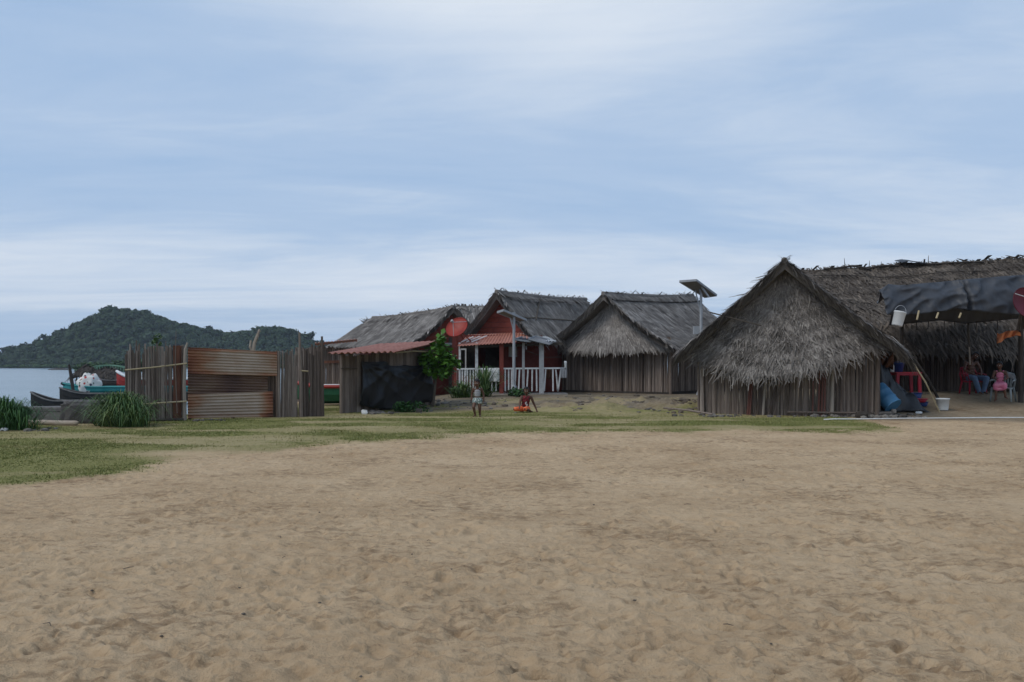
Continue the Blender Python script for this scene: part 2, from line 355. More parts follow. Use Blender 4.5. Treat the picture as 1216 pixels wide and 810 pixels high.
def corr(mb, a, b, c, d, waves, amp, th=.006, along='u', rf=None, nv=6, sag=0):
    """corrugated sheet on corners a(u0v0) b(u1v0) c(u1v1) d(u0v1); ripples counted along u or v"""
    a, b, c, d = [Vector(q) for q in (a, b, c, d)]
    n = (b - a).cross(d - a).normalized(); nr = waves * 6
    NU, NV = (nr, nv) if along == 'u' else (nv, nr)
    rows = []
    for i in range(NV + 1):
        row = []
        for j in range(NU + 1):
            u, v = j / NU, i / NV
            p = (a * (1 - u) + b * u) * (1 - v) + (d * (1 - u) + c * u) * v
            ph = (u if along == 'u' else v) * waves * 2 * math.pi
            p = p + n * (amp * math.sin(ph)) + n * sag * (mnoise.noise(Vector((u * 3, v * 3, waves))))
            row.append(p)
        rows.append(row)
    mb.grid(rows, th, r=rf if rf else .5)
def leaves(mb, c, rad, n, size, fill=.55, droop=.3, sq=1.0):
    c = Vector(c)
    for _ in range(n):
        while True:
            q = Vector((random.uniform(-1, 1), random.uniform(-1, 1), random.uniform(-1, 1)))
            if fill * random.random() < q.length < 1: break
        p = c + Vector((q.x * rad[0], q.y * rad[1], q.z * rad[2]))
        d = Vector((random.gauss(0, 1), random.gauss(0, 1), random.gauss(-droop, .6))).normalized()
        s = d.cross(Vector((random.gauss(0, .4), random.gauss(0, .4), 1))).normalized()
        l = size * random.uniform(.6, 1.4); w = l * .32 * sq
        mb.add([p, p + d * l * .5 + s * w, p + d * l, p + d * l * .5 - s * w], [(0, 1, 2, 3)], min(max(.5 + q.z * .12 + random.gauss(0, .22), 0), 1))
def clumps(mb, c, rad, nc, n, size, cr=.35, **kw):
    c = Vector(c)
    for _ in range(nc):
        while True:
            q = Vector((random.uniform(-1, 1), random.uniform(-1, 1), random.uniform(-1, 1)))
            if q.length < 1: break
        k = cr * random.uniform(.6, 1.3)
        leaves(mb, c + Vector((q.x * rad[0], q.y * rad[1], q.z * rad[2])), (rad[0] * k, rad[1] * k, rad[2] * k), n, size, **kw)
def blades(mb, c, rad, n, h, w=.012, spread=.6):
    c = Vector(c)
    for _ in range(n):
        a = random.uniform(0, 2 * math.pi); q = min(abs(random.gauss(0, .55)), 1.25)
        p = c + Vector((math.cos(a) * q * rad[0], math.sin(a) * q * rad[1], 0)); p.z = G(p.x, p.y) - .01
        l = h * random.uniform(.4, 1.2) * (1 - .3 * q); b = a + random.gauss(0, .7); sp = spread * random.uniform(.15, 1.25) * (.4 + q)
        o = Vector((math.cos(b), math.sin(b), 0)); s = Vector((-o.y, o.x, 0)) * w * random.uniform(.6, 1.3)
        p1 = p + o * l * sp * .25 + Vector((0, 0, l * .55)); p2 = p + o * l * sp * .7 + Vector((0, 0, l * .9)); p3 = p + o * l * sp * 1.15 + Vector((0, 0, l * (1.0 - .5 * sp)))
        mb.add([p - s, p + s, p1 + s, p1 - s, p2 + s * .7, p2 - s * .7, p3], [(0, 1, 2, 3), (3, 2, 4, 5), (5, 4, 6)], random.random() ** 1.3)
def lerp(a, b, t): return a + (b - a) * t

# ================================================================== camera, light, sky
cam = bpy.data.cameras.new('camera'); cam.sensor_width = 36; cam.lens = FPX / 1216 * 36
cam.shift_y = (HOR - 405) / 1216; cam.clip_end = 6000; cam.clip_start = .1
camo = bpy.data.objects.new('camera', cam); COL.objects.link(camo)
camo.location = (0, 0, CAMH); camo.rotation_euler = (R(90), 0, 0); scene.camera = camo

SUN_EL, SUN_AZ = 50.0, 248.0      # azimuth measured from +Y towards +X
sl = bpy.data.lights.new('sun', 'SUN'); sl.energy = SUN_E = 1.6; sl.angle = R(22); sl.color = (1, .96, .90)
so = bpy.data.objects.new('sun', sl); COL.objects.link(so)
so.rotation_euler = (R(90 - SUN_EL), 0, R(180 - SUN_AZ) + 0)
_d = Vector((math.sin(R(SUN_AZ)) * math.cos(R(SUN_EL)), math.cos(R(SUN_AZ)) * math.cos(R(SUN_EL)), math.sin(R(SUN_EL))))
so.rotation_euler = (-_d).to_track_quat('-Z', 'Y').to_euler()

wd = bpy.data.worlds.new('World'); scene.world = wd; wd.use_nodes = True
nt = wd.node_tree; L = nt.links; bg = nt.nodes['Background']; bg.inputs['Strength'].default_value = 0.1
sk = nt.nodes.new('ShaderNodeTexSky'); sk.sky_type = 'NISHITA'; sk.sun_disc = False
sk.sun_elevation = R(SUN_EL); sk.sun_rotation = R(SUN_AZ); sk.air_density = 1.0; sk.dust_density = 1.0; sk.ozone_density = 1.5
tc = N(nt, 'ShaderNodeTexCoord'); sx = N(nt, 'ShaderNodeSeparateXYZ'); L.new(tc.outputs['Generated'], sx.inputs[0])
X_, Y_, Z_ = sx.outputs
zc = math_(nt, 'ADD', math_(nt, 'MAXIMUM', Z_, 0.0), 0.06)
cx = N(nt, 'ShaderNodeCombineXYZ'); L.new(math_(nt, 'DIVIDE', X_, zc), cx.inputs[0]); L.new(math_(nt, 'DIVIDE', Y_, zc), cx.inputs[1])
def cloud(rot, sc, scale, detail, rough, dist):
    mp = N(nt, 'ShaderNodeMapping'); mp.inputs['Rotation'].default_value = (0, 0, R(rot)); mp.inputs['Scale'].default_value = sc
    L.new(cx.outputs[0], mp.inputs['Vector'])
    n = N(nt, 'ShaderNodeTexNoise', Scale=scale, Detail=detail, Roughness=rough, Distortion=dist); L.new(mp.outputs[0], n.inputs['Vector'])
    return n.outputs['Fac']
c1 = cloud(24, (.22, .50, 1), 1.0, 9, .6, .9)      # long streaks
c2 = cloud(-8, (.10, .22, 1), 1.3, 4, .5, .5)        # broad veils
c3 = cloud(35, (.75, 1.5, 1), 1.0, 9, .66, 1.4)        # fine wisps
def gauss(v, c, w):
    d = math_(nt, 'DIVIDE', math_(nt, 'SUBTRACT', v, c), w)
    return math_(nt, 'POWER', 2.718, math_(nt, 'MULTIPLY', math_(nt, 'MULTIPLY', d, d), -1.0))
top = math_(nt, 'MULTIPLY', gauss(Z_, .43, .10), gauss(X_, .02, .30))
low = gauss(Z_, .10, .045)
f = math_(nt, 'ADD', math_(nt, 'MULTIPLY', c1, 1.45), math_(nt, 'MULTIPLY', c2, 1.1))
f = math_(nt, 'ADD', f, math_(nt, 'MULTIPLY', c3, .5))
f = math_(nt, 'ADD', f, math_(nt, 'MULTIPLY', top, .75))
f = math_(nt, 'ADD', f, math_(nt, 'MULTIPLY', low, .36))
f = math_(nt, 'SUBTRACT', f, 1.24)
fr = ramp(nt, [(.05, (.0, .0, .0)), (.3, (.18, .18, .18)), (.55, (.6, .6, .6)), (.85, (1, 1, 1))]); L.new(f, fr.inputs[0])
# thin veil colour (grey blue) over the sky, then white cloud over that
m1 = N(nt, 'ShaderNodeMix', data_type='RGBA'); m1.inputs[0].default_value = .86
L.new(sk.outputs[0], m1.inputs[6]); m1.inputs[7].default_value = (3.95, 5.55, 7.95, 1)
m2 = N(nt, 'ShaderNodeMix', data_type='RGBA'); L.new(fr.outputs[0], m2.inputs[0]); L.new(m1.outputs[2], m2.inputs[6]); m2.inputs[7].default_value = (7.1, 7.85, 8.85, 1)
L.new(m2.outputs[2], bg.inputs['Color'])

vs = scene.view_settings; vs.view_transform = 'Standard'; vs.look = 'None'; vs.exposure = 0.0; vs.gamma = 1; vs.use_curve_mapping = False
cy = scene.cycles; cy.use_denoising = True; cy.max_bounces = 6; cy.diffuse_bounces = 3; cy.glossy_bounces = 2; cy.volume_bounces = 0; cy.caustics_reflective = False; cy.caustics_refractive = False

# ================================================================== ground
rows = np.concatenate([np.array([-40, -25, -14, -8, -4, -1.5, .5, 1.5, 2.2]), 2.6 * np.exp(np.linspace(0, math.log(34 / 2.6), 820)), np.array([34.6, 35.4, 36.5, 38, 40, 43, 47, 52, 58, 60, 62, 64, 66, 70, 80, 120])])
tcol = np.concatenate([[-9, -5, -3.2, -2.2, -1.6, -1.25, -1.0, -.85, -.78], np.linspace(-.74, .74, 980), [.78, .85, 1.0, 1.25, 1.6, 2.2, 3.2, 5, 9]])
wY = np.maximum(rows, 2.6) + 1.5
GX = tcol[None, :] * wY[:, None]; GY = np.repeat(rows[:, None], len(tcol), 1)
H = gz(GX, GY)
edge_n = fbm(GX * .55, GY * .55, 4, 5) - .5
# grass / sand border: nearer at the left, farther at the right
bx = np.array([-30, -8, -6.2, -5.6, -5.0, -4.2, -3.2, -1.8, 0, 3, 7, 8.6, 9.4, 60]); by = np.array([7.5, 9.0, 9.7, 10.6, 12.3, 13.4, 15.4, 16.9, 17.6, 18.0, 18.3, 18.9, 24, 24])
def grass_mask(x, y, n=None):
    if n is None: n = fbm(x * .55, y * .55, 4, 5) - .5
    b = np.interp(x, bx, by)
    g = sstep(-.8, .8, (y - b) + n * 2.6 + (fbm(x * 2.2, y * 2.2, 3, 8) - .5) * 1.5 + (fbm(x * 7, y * 7, 3, 18) - .5) * 1.3)
    g = g * (1 - .9 * np.exp(-((x + 5.0) / .9) ** 2 - ((y - 13.3) / .55) ** 2))            # worn sandy notch
    g = g * (1 - sstep(8.2, 9.8, x + n * 2) * sstep(16, 17, y))
    far = sstep(25.6, 26.8, y + n * 2) * sstep(-4.5, -3, x)                                  # dirt in front of the huts
    pat = sstep(.42, .56, fbm(x * .7, y * .9, 4, 28))
    g = g * (1 - far * (1 - .75 * pat)) * (1 - sstep(29, 31, y))
    return g
gm = grass_mask(GX, GY, edge_n)
sandy = 1 - np.clip(gm * 1.3, 0, 1)
near = sstep(26, 22, GY)
micro = (fbm(GX * .8, GY * 1.1, 3, 21) - .5) * .06 + (fbm(GX * 3.0, GY * 7.5, 4, 31, .6) - .5) * .030 + (fbm(GX * 9, GY * 22, 3, 37, .6) - .5) * .016 + (np.abs(fbm(GX * 7, GY * 12, 3, 41, .55) - .5) ** .8) * -.038
H = H + micro * (.35 + .65 * sandy) * near * sstep(-6, 0, GY)
# footprints and scuffs pressed into the sand
D = np.zeros_like(H)
for _ in range(12000):
    y = 2.8 + 17 * random.random() ** 1.25; x = random.uniform(-.76, .76) * (y + 1.5)
    cl = float(vnoise(np.array(x * .35), np.array(y * .35), 77))
    if cl < .36 and random.random() < .75: continue
    a = random.uniform(0, math.pi); l = random.choice((.025, .03, .04, .05, .065, .11)) * random.uniform(.8, 1.2); w = l * random.uniform(.3, .65); dp = min(l * random.uniform(.18, .42), .022)
    i0, i1 = np.searchsorted(rows, [y - .4, y + .4]); 
    if i1 <= i0: continue
    tt = x / (y + 1.5); j0, j1 = np.searchsorted(tcol, [tt - .45 / (y + 1.1), tt + .45 / (y + 1.1)])
    dx = GX[i0:i1, j0:j1] - x; dy = GY[i0:i1, j0:j1] - y
    ca, sa = math.cos(a), math.sin(a); p = (dx * ca + dy * sa) / l; q = (-dx * sa + dy * ca) / w
    r2 = p * p + q * q
    D[i0:i1, j0:j1] += -dp * np.exp(-r2 * 1.4) + dp * .45 * np.exp(-(np.sqrt(r2) - 1.55) ** 2 * 5) * (.6 + .5 * np.sin(3 * np.arctan2(q, p) + a * 7))
H = H + np.clip(D, -.06, .035) * sandy
# churned soil between the lawn and the huts
mound = np.exp(-((GX - 3.4) / 3.0) ** 4 - ((GY - 27.3) / 2.0) ** 4)
H = H + mound * (fbm(GX * 1.7, GY * 1.7, 5, 51, .6) - .3) * .42
nr, nc = GX.shape
idx = np.arange(nr * nc).reshape(nr, nc)
faces = np.stack([idx[:-1, :-1], idx[:-1, 1:], idx[1:, 1:], idx[1:, :-1]], -1).reshape(-1, 4)
lush = sstep(.40, .62, fbm(GX * .45, GY * 1.1, 4, 63))
dirt = np.maximum(mound * .9 * sstep(25.2, 26.4, GY + edge_n * 2), sstep(25.4, 26.8, GY + edge_n * 2) * sstep(-6, -3, GX)) 
dirt = dirt * (1 - .6 * sstep(.42, .56, fbm(GX * .7, GY * .9, 4, 28)) * sstep(31, 29, GY))
dirt = np.maximum(dirt, sstep(20.5, 22.5, GY + edge_n * 2.5) * sstep(8.5, 10, GX) * .75)
dirt = np.maximum(dirt, sstep(20.2, 21, GY) * sstep(-10, -10.6, GX))

m, nt, b = newmat('ground'); L = nt.links
tc = N(nt, 'ShaderNodeTexCoord')
def nz(sc, det=6, ro=.6, vec=None):
    n = N(nt, 'ShaderNodeTexNoise', Scale=sc, Detail=det, Roughness=ro); L.new(vec or tc.outputs['Object'], n.inputs['Vector']); return n.outputs['Fac']
sr = ramp(nt, [(.3, (.31, .20, .108)), (.43, (.44, .306, .182)), (.55, (.525, .377, .232)), (.75, (.60, .447, .293))])
s1 = math_(nt, 'ADD', math_(nt, 'MULTIPLY', nz(.55, 7, .62), .55), math_(nt, 'MULTIPLY', nz(7, 6, .7), .45)); L.new(s1, sr.inputs[0])
gr = ramp(nt, [(.25, (.15, .14, .05)), (.42, (.25, .215, .09)), (.58, (.36, .29, .155)), (.8, (.45, .35, .22))]); L.new(math_(nt, 'ADD', math_(nt, 'MULTIPLY', nz(.42, 5, .6), .65), math_(nt, 'MULTIPLY', nz(9, 5, .6), .35)), gr.inputs[0])
dr = ramp(nt, [(.25, (.07, .054, .036)), (.45, (.16, .13, .088)), (.62, (.26, .21, .15)), (.8, (.36, .30, .22))]); L.new(math_(nt, 'ADD', math_(nt, 'MULTIPLY', nz(.9, 6, .65), .5), math_(nt, 'MULTIPLY', nz(6, 6, .7), .5)), dr.inputs[0])
al = N(nt, 'ShaderNodeAttribute'); al.attribute_name = 'lush'
g2 = ramp(nt, [(.3, (.14, .145, .042)), (.5, (.205, .20, .065)), (.7, (.27, .245, .10))]); L.new(nz(11, 5, .7), g2.inputs[0])
gx = N(nt, 'ShaderNodeMix', data_type='RGBA'); L.new(math_(nt, 'MULTIPLY', al.outputs['Fac'], .85), gx.inputs[0]); L.new(gr.outputs[0], gx.inputs[6]); L.new(g2.outputs[0], gx.inputs[7])
ag = N(nt, 'ShaderNodeAttribute'); ag.attribute_name = 'grass'; ad = N(nt, 'ShaderNodeAttribute'); ad.attribute_name = 'dirt'
x1 = N(nt, 'ShaderNodeMix', data_type='RGBA'); L.new(ag.outputs['Fac'], x1.inputs[0]); L.new(sr.outputs[0], x1.inputs[6]); L.new(gx.outputs[2], x1.inputs[7])
x2 = N(nt, 'ShaderNodeMix', data_type='RGBA'); L.new(ad.outputs['Fac'], x2.inputs[0]); L.new(x1.outputs[2], x2.inputs[6]); L.new(dr.outputs[0], x2.inputs[7])
mpd = N(nt, 'ShaderNodeMapping'); mpd.inputs['Scale'].default_value = (1, 2.3, 1); L.new(tc.outputs['Object'], mpd.inputs['Vector'])
dm = math_(nt, 'ADD', math_(nt, 'MULTIPLY', nz(5.5, 6, .72, mpd.outputs[0]), .62), math_(nt, 'MULTIPLY', nz(.8, 3, .6), .38))
dmr = ramp(nt, [(.52, (0, 0, 0)), (.57, (.36, .36, .36)), (.68, (.7, .7, .7))]); L.new(dm, dmr.inputs[0])
x3 = N(nt, 'ShaderNodeMix', data_type='RGBA'); L.new(math_(nt, 'MULTIPLY', dmr.outputs[0], math_(nt, 'SUBTRACT', 1.0, ag.outputs['Fac'])), x3.inputs[0]); L.new(x2.outputs[2], x3.inputs[6]); x3.inputs[7].default_value = (.14, .082, .042, 1)
L.new(x3.outputs[2], b.inputs['Base Color']); b.inputs['Roughness'].default_value = .95; b.inputs['Specular IOR Level'].default_value = .1
bh = math_(nt, 'ADD', math_(nt, 'MULTIPLY', nz(14, 8, .7), .7), math_(nt, 'MULTIPLY', nz(70, 4, .7), .25))
bp = N(nt, 'ShaderNodeBump', Strength=.9, Distance=.06); L.new(bh, bp.inputs['Height']); L.new(bp.outputs[0], b.inputs['Normal'])
M['ground'] = m
ground = npmesh('ground', np.stack([GX, GY, H], -1).reshape(-1, 3), faces, 'ground', smooth=True, attrs={'lush': lush.ravel(), 'grass': np.clip(gm, 0, 1).ravel(), 'dirt': np.clip(dirt, 0, 1).ravel()})
tag(ground, kind='structure')

# short lawn, far past counting
def lawn(name, n, xr, yr, hh, dens, seed, ww=.007):
    rs = np.random.RandomState(seed)
    x = rs.uniform(*xr, n); y = rs.uniform(*yr, n); k = (np.abs(x) < y * .70 + 1)
    x, y = x[k], y[k]; g = dens(x, y); k = rs.rand(len(x)) < g; x, y, g = x[k], y[k], g[k]
    z = gz(x, y) - .008; n = len(x); a = rs.uniform(0, 6.283, n); h = hh * rs.uniform(.45, 1.3, n) * (.5 + .8 * fbm(x * 1.1, y * 1.1, 3, 91)); b = rs.uniform(0, 6.283, n)
    w = ww * rs.uniform(.7, 1.5, n) * (1 + y * .02)
    P = np.empty((n, 3, 3)); le = h * rs.uniform(.2, 1.1, n)
    P[:, 0] = np.stack([x - np.cos(a) * w, y - np.sin(a) * w, z], 1); P[:, 1] = np.stack([x + np.cos(a) * w, y + np.sin(a) * w, z], 1)
    P[:, 2] = np.stack([x + np.cos(b) * le, y + np.sin(b) * le, z + h], 1)
    rnd = np.repeat(np.clip(.72 - .5 * sstep(.40, .62, fbm(x * .45, y * 1.1, 4, 63)) + rs.normal(0, .11, n), 0, 1), 3)
    o = npmesh(name, P.reshape(-1, 3), np.arange(3 * n).reshape(-1, 3), 'lawn', rnd=rnd)
    return tag(o, kind='stuff')
lw = lawn('lawn_grass', 800000, (-17, 10), (8.5, 31), .026, lambda x, y: grass_mask(x, y) ** 1.5 * (.12 + .88 * sstep(.40, .62, fbm(x * .45, y * 1.1, 4, 63))), 3)
tag(lw, 'short patchy green and straw coloured lawn between the sand and the huts', 'grass')

# ================================================================== water and far hill
m, nt, b = newmat('water'); L = nt.links
tc = N(nt, 'ShaderNodeTexCoord'); mp = N(nt, 'ShaderNodeMapping'); mp.inputs['Scale'].default_value = (.25, 1, 1); L.new(tc.outputs['Object'], mp.inputs['Vector'])
n1 = N(nt, 'ShaderNodeTexNoise', Scale=.9, Detail=6.0, Roughness=.6); L.new(mp.outputs[0], n1.inputs['Vector'])
bp = N(nt, 'ShaderNodeBump', Strength=.35, Distance=.15); L.new(n1.outputs['Fac'], bp.inputs['Height']); L.new(bp.outputs[0], b.inputs['Normal'])
n2 = N(nt, 'ShaderNodeTexNoise', Scale=.035, Detail=4.0); L.new(mp.outputs[0], n2.inputs['Vector'])
cr = ramp(nt, [(.3, (.10, .16, .19)), (.7, (.20, .26, .29))]); L.new(n2.outputs['Fac'], cr.inputs[0]); L.new(cr.outputs[0], b.inputs['Base Color'])
b.inputs['Roughness'].default_value = .22; b.inputs['IOR'].default_value = 1.33
M['water'] = m
mb = MB(); mb.add([(-1500, -300, WATER), (1500, -300, WATER), (1500, 1400, WATER), (-1500, 1400, WATER)], [(0, 1, 2, 3)])
tag(mb.build('water', 'water'), kind='structure')

HD = 600.0
hpx = np.array([-170, -120, -60, -20, 0, 10, 30, 60, 90, 110, 125, 140, 160, 190, 230, 270, 300, 325, 345, 365, 400, 450, 520, 600])
hpy = np.array([437.5, 436, 432, 426, 424, 420, 414, 403, 388, 376, 369, 366, 368, 376, 388, 396, 392, 387, 391, 402, 411, 420, 430, 437.5]) + 4.5
def hz(x, y):
    px = x / HD * 1000 + 608; crest = CAMH + (HOR - np.interp(px, hpx, hpy)) * HD / 1000
    e = np.where(y < HD, sstep(HD - 62, HD, y), sstep(HD + 110, HD, y))
    e = e * .8 + .2 * np.minimum(1, np.where(y < HD, (y - HD + 62) / 62, (HD + 110 - y) / 110)).clip(0, 1)
    return np.maximum(crest, 0) * e * (.86 + .28 * (fbm(x * .03, y * .03, 4, 14) - .0) * (1 - e) + .14 * e) - .6
hx = np.linspace(-475, 0, 150); hy = np.linspace(HD - 66, HD + 114, 60)
HX, HY = np.meshgrid(hx, hy); HZ = hz(HX, HY); idx = np.arange(HX.size).reshape(HX.shape)
M['hillsoil'] = rmat('hill_soil', [(0, (.018, .03, .012)), (1, (.04, .06, .025))], ns=.1, rnd=.2, bump=0)
hill = npmesh('hills', np.stack([HX, HY, HZ], -1).reshape(-1, 3), np.stack([idx[:-1, :-1], idx[:-1, 1:], idx[1:, 1:], idx[1:, :-1]], -1).reshape(-1, 4), 'hillsoil', smooth=True)
tag(hill, kind='structure')
def canopy(name, cx_, cy_, cz_, rad, nleaf, lsize, mat, seed, flat=.75, toner=None):
    """many crowns as one mass: each a lumpy shell of leaf clumps"""
    rs = np.random.RandomState(seed); n = len(cx_)
    d = rs.normal(0, 1, (n, nleaf, 3)); d[:, :, 2] = np.abs(d[:, :, 2]) * 1.0 - .25; d /= np.linalg.norm(d, axis=2, keepdims=True)
    rr = rad[:, None] * rs.uniform(.55, 1.08, (n, nleaf))
    c = np.stack([cx_, cy_, cz_], 1)[:, None, :] + d * rr[:, :, None] * np.array([1, 1, flat])
    k = (lsize * rad[:, None] * rs.uniform(.6, 1.3, (n, nleaf)))[:, :, None]
    t1 = np.cross(d, rs.normal(0, 1, d.shape)); t1 /= np.linalg.norm(t1, axis=2, keepdims=True); t2 = np.cross(d, t1)
    t1 = t1 + d * rs.normal(0, .35, (n, nleaf, 1)); 
    P = np.stack([c - t1 * k, c + t2 * k * .8, c + t1 * k, c - t2 * k * .8], 2)
    tone = rs.normal(.5, .2, n) if toner is None else toner
    rnd = np.clip(tone[:, None, None] + rs.normal(0, .12, (n, nleaf, 1)), 0, 1) * np.ones((1, 1, 4))
    return npmesh(name, P.reshape(-1, 3), np.arange(n * nleaf * 4).reshape(-1, 4), mat, rnd=rnd.ravel())
n = 5200; rs = np.random.RandomState(5)
x = rs.uniform(-468, -20, n); y = HD + 20 - 84 * rs.rand(n) ** .8; z = hz(x, y); k = z > .2; x, y, z = x[k], y[k], z[k]
rad = rs.uniform(1.7, 3.3, len(x)) * (1 + .5 * (rs.rand(len(x)) > .93))
fo = canopy('hill_forest', x, y, z + rad * .55, rad, 70, .30, 'leaf_far', 9)
tag(fo, 'dark green forest covering the distant hill across the water', 'forest', kind='stuff')
# low shore trees in front of the hill foot
n = 420; x = rs.uniform(-470, -60, n); y = HD - 60 + rs.uniform(-5, 3, n); rad = rs.uniform(1.2, 2.3, n)
fo = canopy('shore_thicket', x, y, np.full(n, .6), rad, 60, .3, 'leaf_mangrove', 19)
tag(fo, 'pale low strip of shore trees along the waterline below the hill', 'thicket', kind='stuff')

# single trees that stand out of the skyline
def skytree(px, py, D, r, label, wide=1.3):
    p = W(px, py, D); g = float(hz(np.array(p.x), np.array(p.y)))
    t = thing('hillside_tree', (p.x, p.y, g), label, 'tree', 'trees standing out on the hill skyline')
    b1 = MB(); b1.tube([(p.x, p.y, g - .3), (p.x + .2, p.y, lerp(g, p.z, .6)), (p.x, p.y, p.z)], [.35, .28, .12], 6)
    for k in range(5):
        a = k * 1.3; b1.tube([(p.x, p.y, lerp(g, p.z, .55)), (p.x + math.cos(a) * r * wide * .7, p.y + math.sin(a) * r * .7, p.z + r * .1)], [.16, .05], 5)
    b1.build('trunk', 'bark', t)
    c = MB(); clumps(c, (p.x, p.y, p.z + r * .1), (r * wide, r * wide, r * .5), 16, 26, r * .42, cr=.42, sq=1.6); c.build('crown', 'leaf_far', t)
skytree(13, 416, 590, 4.2, 'wide umbrella shaped tree at the far left end of the hill')
skytree(30, 411, 592, 3.4, 'rounded tree second from the left end of the hill skyline', 1.0)
skytree(54, 401, 596, 3.2, 'tree poking above the left slope of the hill', 1.0)
skytree(366, 399, 598, 4.0, 'flat topped tree on the right shoulder of the hill above the fence')

# haze: pale air between here and the hill
hb = MB(); hb.box((0, 540, 32), (1900, 1700, 72 + 20)); hz_o = hb.build('haze', 'white')
m = bpy.data.materials.new('haze_air'); m.use_nodes = True; nt = m.node_tree
nt.nodes.remove(nt.nodes['Principled BSDF']); pv = nt.nodes.new('ShaderNodeVolumePrincipled')
pv.inputs['Color'].default_value = (.75, .85, 1, 1); pv.inputs['Density'].default_value = .00018
nt.links.new(pv.outputs[0], [q for q in nt.nodes if q.type == 'OUTPUT_MATERIAL'][0].inputs['Volume'])
hz_o.data.materials.clear(); hz_o.data.materials.append(m); tag(hz_o, kind='stuff')

# ================================================================== thatched huts
def V2(v): return Vector((v[0], v[1], 0))
class Frame:
    """hut axes: O front wall centre, f along the ridge away from the viewer, r to the right"""
    def __init__(s, O, f):
        s.O = V2(O); s.f = V2(f).normalized(); s.r = Vector((s.f.y, -s.f.x, 0))
    def __call__(s, x, y, z): 
        p = s.O + s.r * x + s.f * y; return Vector((p.x, p.y, z))
def slope(F, side, rz0, rz1, y0, y1, half, ez, curve=.12, sag=.08):
    def P(u, v):
        z = lerp(lerp(rz0, rz1, u) - sag * math.sin(math.pi * u), ez + lerp(0, (rz1 - rz0) * .3, u), v) - curve * math.sin(math.pi * v) + .05 * mnoise.noise(Vector((u * 7, v * 4, rz0 * 3 + side)))
        return F(side * half * v, lerp(y0, y1, u), z)
    return P
def ridge_cap(mb, F, rz0, rz1, y0, y1, sag, n, w=.05, L=.4):
    """palm leaves folded over the ridge"""
    mb.tube([F(0, lerp(y0, y1, t / 8), lerp(rz0, rz1, t / 8) - sag * math.sin(math.pi * t / 8) + .02 + .02 * math.sin(t * 5)) for t in range(9)], .09, 7, .35)
    for k in range(n):
        t = random.random(); y = lerp(y0, y1, t); z = lerp(rz0, rz1, t) - sag * math.sin(math.pi * t) + .10
        s = random.choice((-1, 1)); l = L * random.uniform(.6, 1.2); dy = random.gauss(0, .15)
        p0 = F(-s * .05, y, z); p1 = F(s * l * .5, y + dy * .5, z - .08 - l * .22); p2 = F(s * l, y + dy, z - l * .75)
        q = F.f * w * random.uniform(.5, 1.2)
        mb.add([p0 - q, p0 + q, p1 + q, p1 - q, p2 + q * .3, p2 - q * .3], [(0, 1, 2, 3), (3, 2, 4, 5)], min(max(random.gauss(.45, .25), 0), 1))
def barge(mb, P, v0=0.0, n=70, L=.45, w=.05, u=0.0, fwd=None):
    """ragged leaf ends hanging at a gable edge"""
    for k in range(n):
        v = random.uniform(v0, 1); p = P(u, v); t = (P(u, min(v + .02, 1)) - P(u, max(v - .02, 0))).normalized(); l = L * random.uniform(.5, 1.2)
        p0 = p - fwd * random.uniform(-.12, .02) + Vector((0, 0, random.uniform(-.1, .03))); p1 = p0 + t * l * .55 + Vector((0, 0, -l * .12)) + fwd * random.uniform(0, .08); p2 = p0 + t * l * .8 + Vector((0, 0, -l * random.uniform(.2, .5))) + fwd * random.uniform(0, .12)
        s = fwd * w * .6 + Vector((0, 0, w * .5))
        mb.add([p0 - s, p0 + s, p1 + s, p1 - s, p2 + s * .3, p2 - s * .3], [(0, 1, 2, 3), (3, 2, 4, 5)], min(max(random.gauss(.4, .25), 0), 1))
        p = P(u + random.uniform(0, .03), v) + Vector((0, 0, random.uniform(0, .05))); d = (t * random.uniform(.5, 1) + fwd * random.uniform(.0, .55) + Vector((0, 0, random.uniform(-.15, .16)))).normalized(); l *= .8
        s = d.cross(Vector((0, 0, 1))).normalized() * w * random.uniform(.3, .8); p1 = p + d * l * .6; p2 = p + d * l + Vector((0, 0, -l * random.uniform(0, .3)))
        mb.add([p - s, p + s, p1 + s, p1 - s, p2 + s * .3, p2 - s * .3], [(0, 1, 2, 3), (3, 2, 4, 5)], min(max(random.gauss(.5, .25), 0), 1))

# ---- nearest hut (right)
F = Frame((7.72, 23.75), (.36, .933))
t = thing('thatched_hut', (7.72, 23.75, 0), 'nearest thatched cane hut with shaggy grey gable, blue barrel at its right', 'hut', 'thatched cane huts')
hw = 2.42
def bow(s): return .16 * math.sin(math.pi * s)
mbs = {k: MB() for k in ('cane', 'cane_red', 'cane_pale', 'cane_dark')}
a, c = F(-hw, 0, 0), F(hw, 0, 0)
zt = lambda s: 2.0 + 1.2 * (1 - abs(2 * s - 1))
gb = lambda s: G(lerp(a.x, c.x, s), lerp(a.y, c.y, s))
sticks(mbs['cane'], a, c, gb, zt, .042, .026, .03, .02, bow=bow)
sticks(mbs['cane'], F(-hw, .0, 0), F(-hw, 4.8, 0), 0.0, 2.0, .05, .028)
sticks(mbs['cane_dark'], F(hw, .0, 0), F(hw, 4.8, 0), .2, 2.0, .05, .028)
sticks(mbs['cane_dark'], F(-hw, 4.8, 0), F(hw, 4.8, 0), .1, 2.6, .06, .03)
pw = mbs['cane'].build('cane_wall', 'cane', t)
